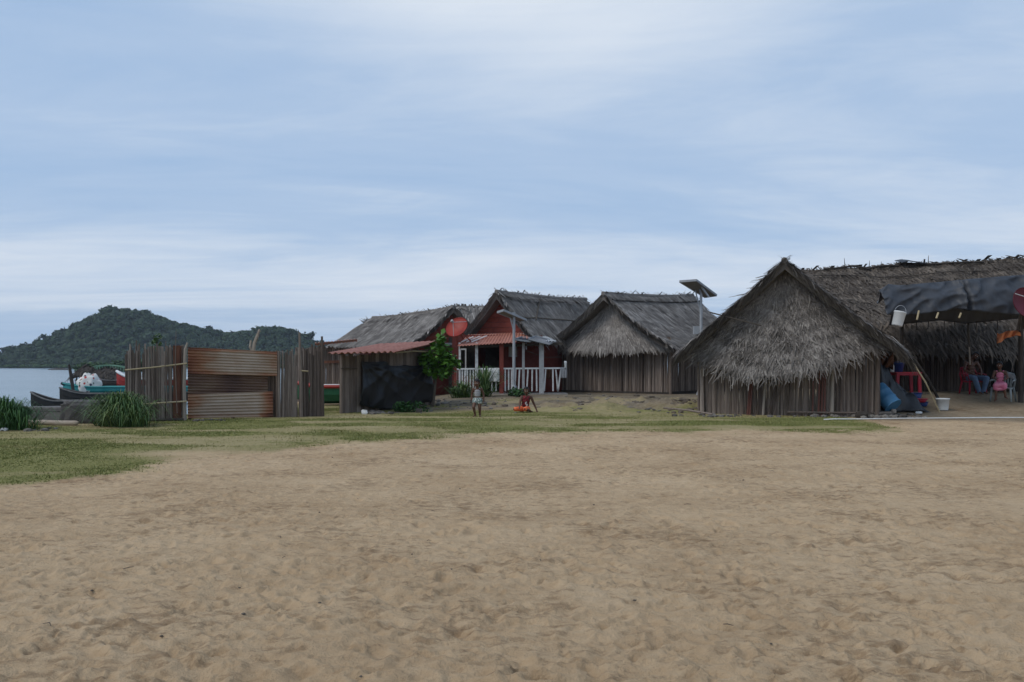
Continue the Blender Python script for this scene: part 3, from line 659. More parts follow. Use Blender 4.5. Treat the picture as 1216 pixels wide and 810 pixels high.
# pale, red and dark leaning sticks propped on the wall
def prop(k, x0, x1, h, rad):
    p = F(x0, -.12 - bow((x0 + hw) / 2 / hw), 0); q = F(x1, -.05 - bow((x1 + hw) / 2 / hw), h)
    MB().tube([(p.x, p.y, G(p.x, p.y) - .05), (q.x, q.y, q.z)], [rad, rad * .85], 6).build('wall_pole', k, t)
for k, x0, x1, h, rad in [('cane_red', -1.02, -.90, 1.5, .035), ('cane_red', .87, .92, 1.75, .03), ('cane_red', .95, 1.0, 1.75, .03), ('cane_red', -.96, -.86, 1.4, .025), ('cane_red', 1.03, 1.05, 1.75, .025), ('cane_pale', -.60, -.50, 1.45, .035), ('cane_pale', 1.22, 1.25, 1.8, .05),
        ('cane_dark', -.75, -.62, 1.45, .03), ('cane_dark', -.45, -.12, 1.5, .03), ('cane_dark', 1.46, 1.48, 1.85, .035), ('cane_dark', 2.0, 2.02, 1.8, .04), ('cane', -.3, .0, 1.5, .03), ('cane_dark', .1, .2, 1.5, .025), ('cane', -2.3, -2.33, 1.8, .06), ('cane', 2.36, 2.38, 1.9, .06), ('cane_red', .72, .75, 1.7, .02)]:
    prop(k, x0, x1, h, rad)
MB().tube([F(.05, -.33, .10), F(1.9, -.22, .11)], .03, 6).build('base_rail', 'cane', t)
rz0, rz1 = 4.27, 4.45
roof = MB()
PR = slope(F, 1, rz0, rz1, -.62, 5.3, 2.86, 1.88, .03); PL = slope(F, -1, rz0, rz1, -.62, 5.3, 2.74, 1.88, .03)
thatch(roof, PR, F.r * .6 + Vector((0, 0, 1)), 70, 26, .5, .06, .05, .17, .2)
thatch(roof, PL, -F.r * .6 + Vector((0, 0, 1)), 60, 22, .5, .06, .05, .17, .2)
ridge_cap(roof, F, rz0, rz1, -.66, 5.3, .08, 260, .035, .5)
fw = -F.f
barge(roof, PR, 0, 330, .5, .035, 0, fw); barge(roof, PL, 0, 330, .5, .035, 0, fw)
barge(roof, PL, .82, 120, .6, .03, .02, fw); barge(roof, PR, .82, 130, .75, .03, .02, fw)
roof.build('roof', 'thatch', t)
sk_ = MB()
def skirt(F, apex, bot, hwS, out0, out1, asym=0, ybase=0.0):
    def P(u, v):
        s = 2 * u - 1; x = s * hwS * (.03 + .97 * v)
        z = lerp(apex, bot + asym * s + .07 * mnoise.noise(Vector((s * 3.1, 4.2, 0))), v) + .06 * math.sin(math.pi * v) 
        y = ybase - (out0 + out1 * (v ** 1.3) * (1 - .75 * s * s)) 
        return F(x, y, z)
    return P
PS = skirt(F, 4.20, 1.24, 2.58, .06, .66, .06)
_PS = PS
def PS(u, v):
    p = _PS(u, v); s = 2 * u - 1
    p.z += .62 * v * s * s; p.z -= .22 * v * v * (math.exp(-((s + .5) / .45) ** 2)) - .06 * v * v * (s > .3)
    return p
thatch(sk_, PS, fw, 165, 56, .32, .034, .05, .16, .40, gu=24, gv=14)
sk_.build('gable_thatch', 'thatch', t)
MB().tube([F(-.6, -.78, 2.5), F(-2.0, -.74, 2.9)], .02, 5).build('eave_pole', 'darkwood', t)
# ---- middle hut
F = Frame((4.1, 34.3), (.616, .788))
t = thing('thatched_hut', (4.1, 34.3, .25), 'thatched cane hut with smooth grey hipped gable between red house and solar pole', 'hut', 'thatched cane huts')
hw = 2.62; w_ = MB()
def bz(pt): return G(pt.x, pt.y)
a, c, d = F(-hw, 0, 0), F(hw, 0, 0), F(hw, 6.5, 0)
sticks(w_, a, c, .18, 2.5, .045, .03, .02, .006); sticks(w_, F(hw, .05, 0), d, .22, 2.2, .05, .03, .02, .006)
sticks(w_, F(-hw, .05, 0), F(-hw, 6.5, 0), .2, 2.2, .06, .035); sticks(w_, F(-hw, 6.5, 0), F(hw, 6.5, 0), .2, 2.8, .06, .035)
w_.build('cane_wall', 'cane', t)
for x in (-hw - .02, hw + .02): MB().tube([F(x, -.06, .15), F(x, -.06, 2.3)], .06, 7).build('corner_post', 'cane', t)
MB().bar(F(-hw, -.08, 2.0), F(hw, -.08, 2.02), .03, .05).build('wall_batten', 'cane_pale', t)
b_ = MB(); b_.bar(F(-hw, -.06, .3), F(hw, -.06, .3), .08, .12); b_.bar(F(hw + .06, 0, .32), F(hw + .06, 6.5, .32), .08, .12); b_.build('base_rail', 'darkwood', t)
for i in range(6):
    x = -2.3 + i * .92; MB().tube([F(x, -.05, .2), F(x, -.05, 2.2)], .03, 5).build('wall_pole', 'cane_dark', t)
roof = MB(); rz0, rz1, ez, half = 4.26, 4.70, 2.06, 3.1
PR = slope(F, 1, rz0, rz1, -.7, 7.3, half, ez, .12); PL = slope(F, -1, rz0, rz1, -.7, 7.3, half, ez, .12)
thatch(roof, PR, F.r * .6 + Vector((0, 0, 1)), 90, 30, .55, .06, .03, .18, .12)
thatch(roof, PL, -F.r * .6 + Vector((0, 0, 1)), 40, 14, .6, .09, .03, .18, .12)
ridge_cap(roof, F, rz0, rz1, -.75, 7.3, .08, 240, .05, .45)
fw = -F.f; barge(roof, PR, 0, 220, .5, .05, 0, fw); barge(roof, PL, 0, 160, .5, .05, 0, fw)
roof.build('roof', 'thatch_far', t)
MB().tube([PR(u / 10, .13) + Vector((0, 0, .1)) for u in range(11)], .03, 5).build('ridge_pole', 'darkwood', t)
sk_ = MB(); PS = skirt(F, 4.0, 2.0, 3.0, .08, .62, -.02)
thatch(sk_, PS, fw, 130, 42, .24, .040, .02, .15, .12, gu=24, gv=12); sk_.build('gable_thatch', 'thatch_far', t)

# ---- red house with the porch
t = RED_HOUSE = thing('red_house', (-.4, 34.6, .28), 'red plank house with thatched roof, red porch roof and white porch railing', 'house', 'red plank houses')
F = Frame((-.36, 34.45), (.5, .866)); fw = -F.f
roof = MB(); rz0, rz1, ez, half = 4.36, 4.62, 2.45, 1.72
PR = slope(F, 1, rz0, rz1, -.5, 8.0, half, ez, .05); PL = slope(F, -1, rz0, rz1, -.5, 8.0, half, ez + .1, .05)
thatch(roof, PR, F.r * .8 + Vector((0, 0, 1)), 100, 24, .5, .06, .035, .18, .12)
thatch(roof, PL, -F.r * .8 + Vector((0, 0, 1)), 50, 14, .5, .08, .035, .18, .12)
ridge_cap(roof, F, rz0, rz1, -.55, 8.0, .08, 240, .05, .45)
barge(roof, PR, 0, 130, .4, .05, 0, fw); barge(roof, PL, 0, 150, .4, .05, 0, fw)
roof.build('roof', 'thatch_far', t)
for k, v in ((0, .12), (1, .55)):
    MB().tube([PR(u / 10, v) + Vector((0, 0, .1)) for u in range(11)], .03, 5).build('roof_pole', 'bark', t)
MB().tube([PR(.42, .05) + Vector((0, 0, .13)), PR(.16, .62) + Vector((0, 0, .13))], .025, 5).build('roof_pole', 'bark', t)
# gable of horizontal planks
g = MB(); hh = 1.5
for i in range(9):
    z0 = 2.35 + i * .205; z1 = z0 + .195
    x0 = half * .97 * (rz0 - .06 - z0) / (rz0 - ez); x1 = half * .97 * (rz0 - .06 - z1) / (rz0 - ez)
    if x1 < .03: break
    q = [(-x0, z0), (x0, z0), (x1, z1), (-x1, z1)]; dy = .012
    g.add([F(x, -.02, z) for x, z in q] + [F(x, .05, z) for x, z in q], [(0, 1, 2, 3), (7, 6, 5, 4), (0, 4, 5, 1), (1, 5, 6, 2), (2, 6, 7, 3), (3, 7, 4, 0)])
g.build('gable', 'redpaint', t)
MB().bar(F(-1.60, -.44, 2.50), F(-.03, -.44, 4.20), .04, .12).build('barge_board', 'greypaint', t)
MB().bar(F(-1.45, -.06, 2.66), F(1.45, -.06, 2.66), .05, .08).build('gable_trim', 'white', t)
# body behind, with dark interior
b_ = MB()
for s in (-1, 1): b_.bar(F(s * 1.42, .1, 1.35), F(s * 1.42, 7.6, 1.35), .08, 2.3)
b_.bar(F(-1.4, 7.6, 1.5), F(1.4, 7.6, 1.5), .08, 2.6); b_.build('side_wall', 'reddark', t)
PY = 33.75
fwm = MB()      # wall under the porch roof with an open doorway and a window hole
gpz = .3
def panel(px0, px1, py0, py1, D=PY): 
    a_, b2 = W(px0, py0, D), W(px1, py1, D); fwm.box(((a_.x + b2.x) / 2, D, (a_.z + b2.z) / 2), (abs(b2.x - a_.x), .08, abs(a_.z - b2.z)))
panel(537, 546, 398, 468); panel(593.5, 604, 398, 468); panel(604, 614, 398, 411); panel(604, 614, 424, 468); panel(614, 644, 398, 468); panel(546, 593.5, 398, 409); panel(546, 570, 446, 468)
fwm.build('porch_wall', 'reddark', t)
wf = MB()
for (x0, y0, x1, y1) in ((546, 414, 546, 446), (553, 414, 553, 446), (546, 414.5, 553.5, 414.5)):
    wf.bar(W(x0, y0, PY - .06), W(x1, y1, PY - .06), .05, .07)
wf.build('window_frame', 'white', t)
wn = MB(); wn.box(W(609, 417.5, PY + .01), (.34, .03, .44)); wn.build('window', 'greypaint', t)
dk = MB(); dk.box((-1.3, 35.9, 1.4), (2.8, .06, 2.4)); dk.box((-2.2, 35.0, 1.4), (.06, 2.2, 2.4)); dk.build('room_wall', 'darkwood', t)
# porch: slab, posts, railing, roof
PF = 32.45
sl_ = MB(); a_ = W(540, 467, PF); b2 = W(674, 467, PF); sl_.box(((a_.x + b2.x) / 2, PF + .65, .24), (b2.x - a_.x, 1.5, .16)); sl_.build('porch_floor', 'floorslab', t)
def post(px, py0, mat, w, D=PF, top=2.28, name='porch_post'):
    p = W(px, py0, D); MB().box((p.x, D, (top + .3) / 2), (w, w, top - .3)).build(name, mat, t)
post(566, 467, 'white', .11); post(595.5, 467, 'redpaint', .16); post(621.5, 467, 'greypaint', .10); post(643, 467, 'greypaint', .18); post(541, 467, 'redpaint', .1, top=1.3); post(546, 467, 'white', .08, D=PF + .05)
rl = MB(); rl.bar(W(540, 438.2, PF - .02), W(673, 437.2, PF - .02), .05, .06); rt = rl.build('railing', 'white', t)
for k, px in enumerate([542, 545.5, 549, 552, 555, 558.5, 562, 571, 575, 579, 584, 589, 600, 604, 607.5, 612.5, 617, 627, 632, 637, 648, 656.5]):
    lean = 0 if k < 15 else random.uniform(-.06, .06)
    p = W(px, 438.5, PF); q = W(px, 464.5, PF); MB().bar((q.x + lean, PF, q.z), (p.x, PF, p.z), .055, .03).build('baluster', 'white', rt)
MB().bar(W(662.5, 465, PF), W(660, 438.5, PF), .055, .03).build('baluster', 'white', rt); MB().bar(W(662.5, 465, PF), W(666, 438.5, PF), .055, .03).build('baluster', 'white', rt)
pr = MB(); A = W(543, 411, PF - .35); B = W(628, 405.5, PF - .35); C_ = W(629, 394.5, 34.1); D_ = W(556, 397.5, 34.1)
corr(pr, A, B, C_, D_, 22, .018, .008, 'u', lambda u, v: .5 + .3 * math.sin(u * 9)); pr.build('porch_roof', 'redroof', t)
rr_ = MB(); rr_.bar(W(546, 412.5, PF), W(668, 408, PF), .08, .1); rr_.build('porch_beam', 'darkwood', t)
pr = MB(); corr(pr, W(626, 406.5, PF - .2), W(660, 405, PF - .2), W(650, 399.5, 33.9), W(620, 398, 33.9), 9, .016, .008, 'u'); pr.build('porch_roof', 'galv', t)
for k in range(3):
    st = MB(); st.bar(W(548 + 6 * k, 406, PF + .1), W(562 + 8 * k, 400 - k * .6, PF + .9), .05, .03); st.build('roof_batten', 'white', t)
# ---- left house with dish
t = thing('red_house', (-2.56, 36, .1), 'red gabled house with long grey thatched roof behind the lean to shed', 'house', 'red plank houses')
F = Frame((-2.7, 36.2), (-.574, .82)); fw = -F.f
roof = MB(); rz0, rz1, ez, half = 3.86, 3.76, 2.28, 1.98
PR = slope(F, 1, rz0, rz1, -.35, 7.4, half, ez, .05); PL = slope(F, -1, rz0, rz1, -.35, 7.9, half, ez, .06)
_PL = PL
def PL(u, v):      # left end leans out towards the eave
    p = _PL(u, v); return p + F.f * (1.2 * v * max(0, u - .6) / .4)
thatch(roof, PL, -F.r * .8 + Vector((0, 0, 1)), 110, 26, .5, .06, .03, .16, .12); thatch(roof, PR, F.r * .8 + Vector((0, 0, 1)), 40, 12, .5, .09, .03, .16, .12)
ridge_cap(roof, F, rz0, rz1, -.4, 7.5, .08, 200, .05, .4); barge(roof, PR, 0, 150, .4, .05, 0, fw); barge(roof, PL, 0, 130, .4, .05, 0, fw)
for k in range(26):
    p = PL(1, random.uniform(-.02, .12)); roof.tube([p, p + Vector((random.uniform(-.3, .1), random.uniform(-.2, .1), random.uniform(-.05, .2)))], [.02, .006], 4)
roof.build('roof', 'thatch_far', t)
g = MB()
for i in range(9):
    z0 = 2.1 + i * .19; z1 = z0 + .18; x0 = half * .94 * (rz0 - .1 - z0) / (rz0 - ez); x1 = half * .94 * (rz0 - .1 - z1) / (rz0 - ez)
    if x1 < .03: break
    q = [(-x0, z0), (x0, z0), (x1, z1), (-x1, z1)]
    g.add([F(x, -.02, z) for x, z in q] + [F(x, .05, z) for x, z in q], [(0, 1, 2, 3), (7, 6, 5, 4), (0, 4, 5, 1), (1, 5, 6, 2), (2, 6, 7, 3), (3, 7, 4, 0)])
g.build('gable', 'redpaint', t)
w_ = MB(); w_.bar(F(-1.5, 0, 1.2), F(1.5, 0, 1.2), .08, 2.1)
for s in (-1, 1): w_.bar(F(s * 1.5, 0, 1.2), F(s * 1.5, 7, 1.2), .08, 2.2)
w_.build('plank_wall', 'reddark', t)
MB().bar(F(-1.9, -.36, 2.3), F(1.9, -.36, 2.34), .06, .08).build('gable_trim', 'greypaint', t)

# ---- thatched house glimpsed between the two red houses
t = thing('thatched_house', (-.4, 48, 0), 'grey thatched roof glimpsed in the gap between the two red gables', 'house')
F = Frame((-3.1, 48.0), (1, .12)); roof = MB()
PR = slope(F, 1, 4.72, 4.95, -.4, 6.2, 2.5, 2.3, .06); PL = slope(F, -1, 4.72, 4.95, -.4, 6.2, 2.5, 2.3, .06)
thatch(roof, PR, F.r + Vector((0, 0, 1)), 70, 22, .5, .08, .035, .16, .12); thatch(roof, PL, -F.r + Vector((0, 0, 1)), 40, 12, .5, .1, .035, .16, .12); ridge_cap(roof, F, 4.72, 4.95, -.4, 6.2, .08, 120, .06, .45)
roof.build('roof', 'thatch_far', t); w_ = MB()
for a_, c_ in ((F(2.1, 0, 0), F(2.1, 5.8, 0)), (F(-2.1, 0, 0), F(-2.1, 5.8, 0)), (F(-2.1, 0, 0), F(2.1, 0, 0)), (F(-2.1, 5.8, 0), F(2.1, 5.8, 0))): sticks(w_, a_, c_, .1, 2.5, .09, .05)
w_.build('cane_wall', 'cane', t)

# ---- long thatched house at the right
t = thing('thatched_house', (17, 29.5, .5), 'long brown thatched house behind the black tarp awning at the right edge', 'house')
E0, E1 = Vector((11.2, 28.7, 2.15)), Vector((24, 26.9, 2.1)); R0, R1 = Vector((11.0, 36.2, 5.45)), Vector((24, 33.2, 5.75))
def PR(u, v):
    p = (R0 * (1 - u) + R1 * u) * (1 - v) + (E0 * (1 - u) + E1 * u) * v
    p.z += -.10 * math.sin(math.pi * v) + .12 * mnoise.noise(Vector((u * 9, v * 5, 3.3))) + (.10 * mnoise.noise(Vector((u * 22, 0, 1))) if v < .2 else 0); return p
def PB(u, v):
    p = (R0 * (1 - u) + R1 * u); return p + Vector((.9, 5.5, -2.9)) * v + Vector((0, 0, .12 * mnoise.noise(Vector((u * 9, 0, 3.3)))))
roof = MB(); thatch(roof, PR, (0, -.5, 1), 190, 52, .48, .05, .04, .2, .25, gu=30, gv=12); thatch(roof, PB, (0, .5, 1), 40, 10, .6, .12, .05, .2, .3)
for k in range(420):    # loose leaf ends and twigs along the ridge
    u = random.random() ** .8; p = PR(u, random.uniform(-.0, .06)) + Vector((0, 0, .05)); l = random.uniform(.15, .5); a_ = random.uniform(0, 6.28)
    d = Vector((math.cos(a_) * .9, math.sin(a_) * .5, random.uniform(-.35, .35))); s = Vector((0, 0, .03))
    roof.add([p - s, p + s, p + d * l * .6 + s * .8, p + d * l, p + d * l * .6 - s], [(0, 1, 2, 3, 4)], random.random())
roof.build('roof', 'thatch_brown', t)
tw = MB()
for u0, u1 in ((.16, .31), (.27, .38), (.33, .5), (.42, .62)):
    pts = [PR(lerp(u0, u1, k / 5), .03 + .02 * random.random()) + Vector((0, 0, .12 + .05 * random.random())) for k in range(6)]; tw.tube(pts, .04, 5)
for u in (.23, .3, .335, .4, .47): 
    p = PR(u, .02); tw.tube([p, p + Vector((random.uniform(-.08, .08), 0, random.uniform(.2, .5)))], [.025, .008], 4)
tw.build('ridge_pole', 'darkwood', t)
MB().tube([PR(u, .13 + .05 * math.sin(u * 4)) + Vector((0, 0, .17)) for u in (.1, .2, .3, .4, .5, .6)], .02, 5).build('roof_wire', 'darkwood', t)
w = MB(); p = PR(.42, .03) + Vector((0, 0, .18)); w.grid([[p + Vector((x * 1.0 - .5, y * .7 - .3, .05 * math.sin(x * 5) + .15 * y)) for x in (0, .25, .5, .75, 1)] for y in (0, .5, 1)], .03); w.build('roof_patch', 'greytarp', t)
low = MB()
def PE(u, v):
    p = E0 * (1 - u) + E1 * u; return p + Vector((0, -.12 - .25 * v + .6 * (1 - v), .62 - 1.0 * v + .06 * mnoise.noise(Vector((u * 14, 0, 6)))))
thatch(low, PE, (0, -1, .4), 170, 10, .42, .055, .04, .14, .3, gu=30); low.build('eave_thatch', 'thatch_brown', t)
w_ = MB(); D0 = 29.25
WL = lambda px: (px - 608) / 1000 * D0
sticks(w_, (11.4, D0 + .2), (WL(1171), D0), .42, 2.5, .055, .035); sticks(w_, (WL(1206), D0), (23.5, D0 - 1.2), .42, 2.5, .06, .035)
sticks(w_, (11.4, D0 + .2), (11.4, 36), .42, 2.6, .09, .045)
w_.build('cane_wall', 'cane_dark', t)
for px in (1171, 1206): MB().box((WL(px), D0 - .05, 1.4), (.1, .1, 2.0)).build('door_post', 'darkwood', t)
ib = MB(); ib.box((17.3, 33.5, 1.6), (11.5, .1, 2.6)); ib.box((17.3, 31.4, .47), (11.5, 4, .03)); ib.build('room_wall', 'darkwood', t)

# ================================================================== fence and shed (left)
def Xd(px, D): return (px - 608) / 1000 * D
t = thing('stick_fence', (-9, 21.2, 0), 'upright stick fence section with pale bamboo rails left of the rusty sheets', 'fence', 'upright stick fence sections')
a, c = (Xd(150, 20.8), 20.8), (Xd(207, 21.4), 21.4)
s_ = MB(); sticks(s_, a, c, 0, lambda s: lerp(1.78, 1.86, s), .030, .027, .07, .02); sticks(s_, (Xd(213, 21.45), 21.45), (Xd(219, 21.5), 21.5), 0, 1.88, .05, .03); s_.build('stick_panel', 'cane', t)
bb = MB(); bb.box((Xd(209.5, 21.38), 21.38, .93), (.16, .04, 1.95), rz=.3); bb.box((Xd(214.3, 21.46), 21.46, .94), (.06, .05, 1.92)); bb.build('board_post', 'brownboard', t)
MB().tube([(Xd(220, 21.45), 21.42, -.05), (Xd(219, 21.45), 21.43, .9), (Xd(220.5, 21.45), 21.42, 1.8), (Xd(223, 21.45), 21.42, 1.98)], [.05, .045, .04, .02], 7).build('post', 'cane_pale', t)
MB().tube([W(148, 439.5, 20.7), W(185, 436, 21.0), W(222, 431.5, 21.35)], .022, 6).build('rail', 'bamboo', t)
MB().tube([W(170, 480, 20.9), W(197, 478, 21.1), W(222, 476.5, 21.35)], .022, 6).build('rail', 'bamboo', t)
MB().tube([(Xd(178, 21), 20.95, .04), (Xd(220, 21.4), 21.3, .03)], .04, 6).build('bottom_rail', 'darkwood', t)
for px, top, r_ in ((151, 417, .03), (162, 404, .03), (166, 408, .02), (197, 405, .018), (209, 393, .012)):
    p = W(px, top, 21.1); MB().tube([(p.x + .03, 21.1, .2), (p.x - .02, 21.1, 1.4), (p.x, 21.1, p.z)], [r_, r_, r_ * .5], 5).build('tall_stick', 'cane', t)

t = thing('corrugated_fence', (-7.4, 22, 0), 'three rusty corrugated sheets stacked as a fence panel between stick fences', 'fence')
def sheet(px0, px1, yt0, yt1, yb0, yb1, D0, D1, waves, mat, rf, th=.006, sag=.02):
    m_ = MB(); corr(m_, W(px0, yb0, D0), W(px1, yb1, D1), W(px1, yt1, D1), W(px0, yt0, D0), waves, .013, th, 'v', rf, nv=26, sag=sag); return m_
rf1 = lambda u, v: .20 + .55 * max(0, 1 - u * 2.6) + .25 * max(0, (u - .7) / .3) + .25 * (v > .9) + .15 * (v < .1)
sheet(223, 329, 412.5, 418, 444, 446.5, 21.62, 22.6, 9, 'rust_pale', rf1).build('corrugated_sheet', 'rust_pale', t, label='upper pale sheet with rusty left end')
sheet(223, 318, 443, 446.5, 471, 472, 21.635, 22.615, 8, 'rust_dark', lambda u, v: .38 + .35 * math.exp(-((u - .55) / .15) ** 2)).build('corrugated_sheet', 'rust_dark', t, label='dark brown middle sheet')
sheet(223, 324, 468.5, 465, 497, 495, 21.60, 22.6, 8, 'rust_pale', lambda u, v: .21 + .6 * max(0, (u - .8) / .2) + .3 * max(0, 1 - u * 4) + .2 * (v < .15)).build('corrugated_sheet', 'rust_pale', t, label='pale lower sheet with orange rusty right end')
for px, D in ((224, 21.7), (276, 22.25), (328.5, 22.72)): MB().tube([(Xd(px, D), D + .06, -.05), (Xd(px, D), D + .06, 1.8)], .045, 7).build('post', 'cane_dark', t)
s_ = MB(); sticks(s_, (Xd(312, 22.75), 22.78), (Xd(331, 22.85), 22.85), 0, 1.4, .03, .03); s_.build('stick_panel', 'cane_dark', t)

t = thing('stick_fence', (-5.9, 23, 0), 'upright stick fence section right of the rusty sheets with one tall pale post', 'fence', 'upright stick fence sections')
s_ = MB(); sticks(s_, (Xd(330, 22.7), 22.7), (Xd(353, 22.95), 22.95), 0, 1.78, .032, .028, .06); s_.build('stick_panel', 'cane', t)
s_ = MB(); sticks(s_, (Xd(355, 23.0), 23.0), (Xd(384, 23.25), 23.25), 0, 1.84, .036, .032, .07); s_.build('stick_panel', 'cane_dark', t)
MB().tube([(Xd(358, 22.95), 22.92, -.05), (Xd(357.5, 22.95), 22.92, 1.2), (Xd(356, 22.95), 22.92, 2.3)], [.05, .045, .03], 7).build('tall_post', 'cane', t)
MB().tube([(Xd(383, 23.2), 23.18, -.05), (Xd(382.5, 23.2), 23.18, 2.2)], [.04, .03], 6).build('tall_post', 'cane_dark', t)
MB().tube([W(356, 440, 22.9), W(366, 441, 22.95)], .025, 6).build('rail', 'bamboo', t)

def stake(pts, rad, label, mat='cane_pale'):
    m_ = MB(); m_.tube(pts, rad, 6)
    return m_
p = W(304, 390, 24.5); q = W(300, 414, 24.5)
b_ = MB(); b_.tube([(q.x, 24.5, 0), (q.x, 24.5, 1.6), W(302, 408, 24.5), W(306, 398, 24.5), W(308, 391, 24.5)], [.06, .055, .05, .045, .02], 6); b_.tube([(q.x, 24.5, 1.8), W(297, 412, 24.5), W(298, 404, 24.5)], [.045, .04, .025], 6); b_.tube([W(307, 395, 24.5), W(310, 393, 24.5)], [.02, .008], 5)
o = b_.build('forked_branch', 'driftwood', origin=(q.x, 24.5, 0)); tag(o, 'pale forked dead branch standing up behind the rusty corrugated sheets', 'branch')
pt = thing('potted_shrub', (Xd(187, 24), 24, 0), 'yellowish leafy shrub top showing above the left stick fence', 'shrub')
st = MB(); st.tube([(Xd(187, 24), 24, 0), W(186, 404, 24)], [.04, .015], 6); st.build('stem', 'bark', pt)
lf = MB(); leaves(lf, W(186, 407, 24), (.15, .15, .26), 110, .10, .2, -.6); lf.build('foliage', 'reed', pt)

# ---- lean to shed
t = thing('shed', (-3.7, 26, 0), 'small plank shed with red corrugated roof, black plastic sheet hung on its wall', 'shed')
A_, B_ = Vector((Xd(405, 24.6), 24.6, 0)), Vector((Xd(512, 28.4), 28.4, 0)); wd_ = (B_ - A_).normalized(); wn_ = Vector((wd_.y, -wd_.x, 0)) 
if wn_.y > 0: wn_ = -wn_
pl = MB(); n = 26
for k in range(n):
    p = A_ + (B_ - A_) * ((k + .5) / n); L_ = (B_ - A_).length / n
    h = lerp(1.68, 2.0, (k + .5) / n) + random.gauss(0, .02)
    pl.box((p.x, p.y, h / 2 - .02), (L_ * .96, .03, h), rz=math.atan2(wd_.y, wd_.x) + random.gauss(0, .02))
pl.build('plank_wall', 'cane', t)
pl = MB()
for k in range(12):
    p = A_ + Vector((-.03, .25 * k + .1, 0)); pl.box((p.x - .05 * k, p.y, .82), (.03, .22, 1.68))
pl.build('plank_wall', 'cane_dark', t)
MB().tube([B_ + Vector((.02, -.05, -.05)), B_ + Vector((.02, -.05, 2.0))], .06, 7).build('post', 'cane', t)
MB().tube([A_ + Vector((.02, -.06, -.05)), A_ + Vector((.03, -.06, 1.72))], .05, 7).build('post', 'cane', t)
MB().tube([A_ + Vector((-.1, -.05, 1.74)), B_ + Vector((.3, -.05, 2.06))], .035, 6).build('roof_beam', 'bark', t)
MB().tube([W(405, 437.5, 24.4), W(424, 437.5, 25.1)], .02, 5).build('rail', 'bark', t)
r_ = MB(); corr(r_, W(389, 419.5, 23.7), W(469, 417.5, 24.6), W(529, 404.5, 29.2), W(452, 408.5, 29.0), 11, .028, .008, 'u', lambda u, v: .45 + .25 * math.sin(v * 7) * math.sin(u * 11)); r_.build('roof', 'redroof', t)
pole = MB(); pole.tube([W(470, 419, 24.9), W(490, 417, 26.5), W(516, 418, 28.2)], .02, 5); pole.build('roof_pole', 'bamboo', t)
# black sheet hung over the wall
sh = MB(); rows = []
for i in range(41):
    v = i / 40; row = []
    for j in range(53):
        u = j / 52
        yt = lerp(429, 432.5, u) + 2.5 * math.sin(u * math.pi) * (1 if u > .4 else -.5) + 1.5 * abs(math.sin(u * 9.5)); yb = lerp(480, 477, u) + 6.5 * math.sin(math.pi * min(1, u * 1.15)) ** .7
        xl = lerp(423.5, 421, v) + 1.2 * math.sin(v * 6); xr = lerp(501, 508.5, v ** .6)
        px = lerp(xl, xr, u); D = lerp(24.6, 28.4, (px - 405) / 107)
        q = W(px, lerp(yt, yb, v), D)
        fold = 0
        for (pu, pv, kf, ph, am) in ((0, 0, 17, .4, .045), (.47, -.02, 14, 1.9, .04), (1, 0, 15, 3.1, .045), (.1, 1.1, 9, .7, .03)):
            dd = math.hypot(u - pu, v - pv); fold += am * (1 - abs(math.sin(math.atan2(v - pv, (u - pu) * 1.6) * kf * .5 + ph)) ** .6) * math.exp(-dd * 1.2) * min(1, dd * 5) * 2.2
        fold += .09 * mnoise.noise(Vector((u * 2.6, v * 2.2, 2))) 
        q = q + wn_ * (.20 + .9 * max(fold, -.09) + .10 * v * math.sin(math.pi * v)); row.append(q)
    rows.append(row)
sh.grid(rows, .006, nrm=wn_); o = sh.build('plastic_sheet', 'blackplastic', smooth=True, origin=W(465, 430, 26.4)); tag(o, 'creased black plastic sheet hanging over the shed wall under the red roof', 'plastic sheet')

# ---- shack and green boat seen between fence and shed
t = thing('shack', (Xd(390, 33), 33, 0), 'grey stick shack with a thin red roof edge between fence and shed', 'shack')
s_ = MB(); sticks(s_, (Xd(350, 33), 33.2), (Xd(425, 33), 33), .0, 2.1, .045, .045, .03); s_.build('stick_wall', 'cane', t)
MB().bar(W(384, 430, 32.9), W(415, 429, 32.9), .05, .1).build('wall_batten', 'brownboard', t)
r_ = MB(); corr(r_, W(374, 409.5, 32.4), W(424, 404.5, 32.4), W(424, 402.5, 35.5), W(374, 407.5, 35.5), 13, .03, .02, 'u'); r_.build('roof', 'redroof', t)
MB().bar(W(374, 409.0, 32.35), W(424, 404, 32.35), .03, .08).build('roof_edge', 'brownboard', t)

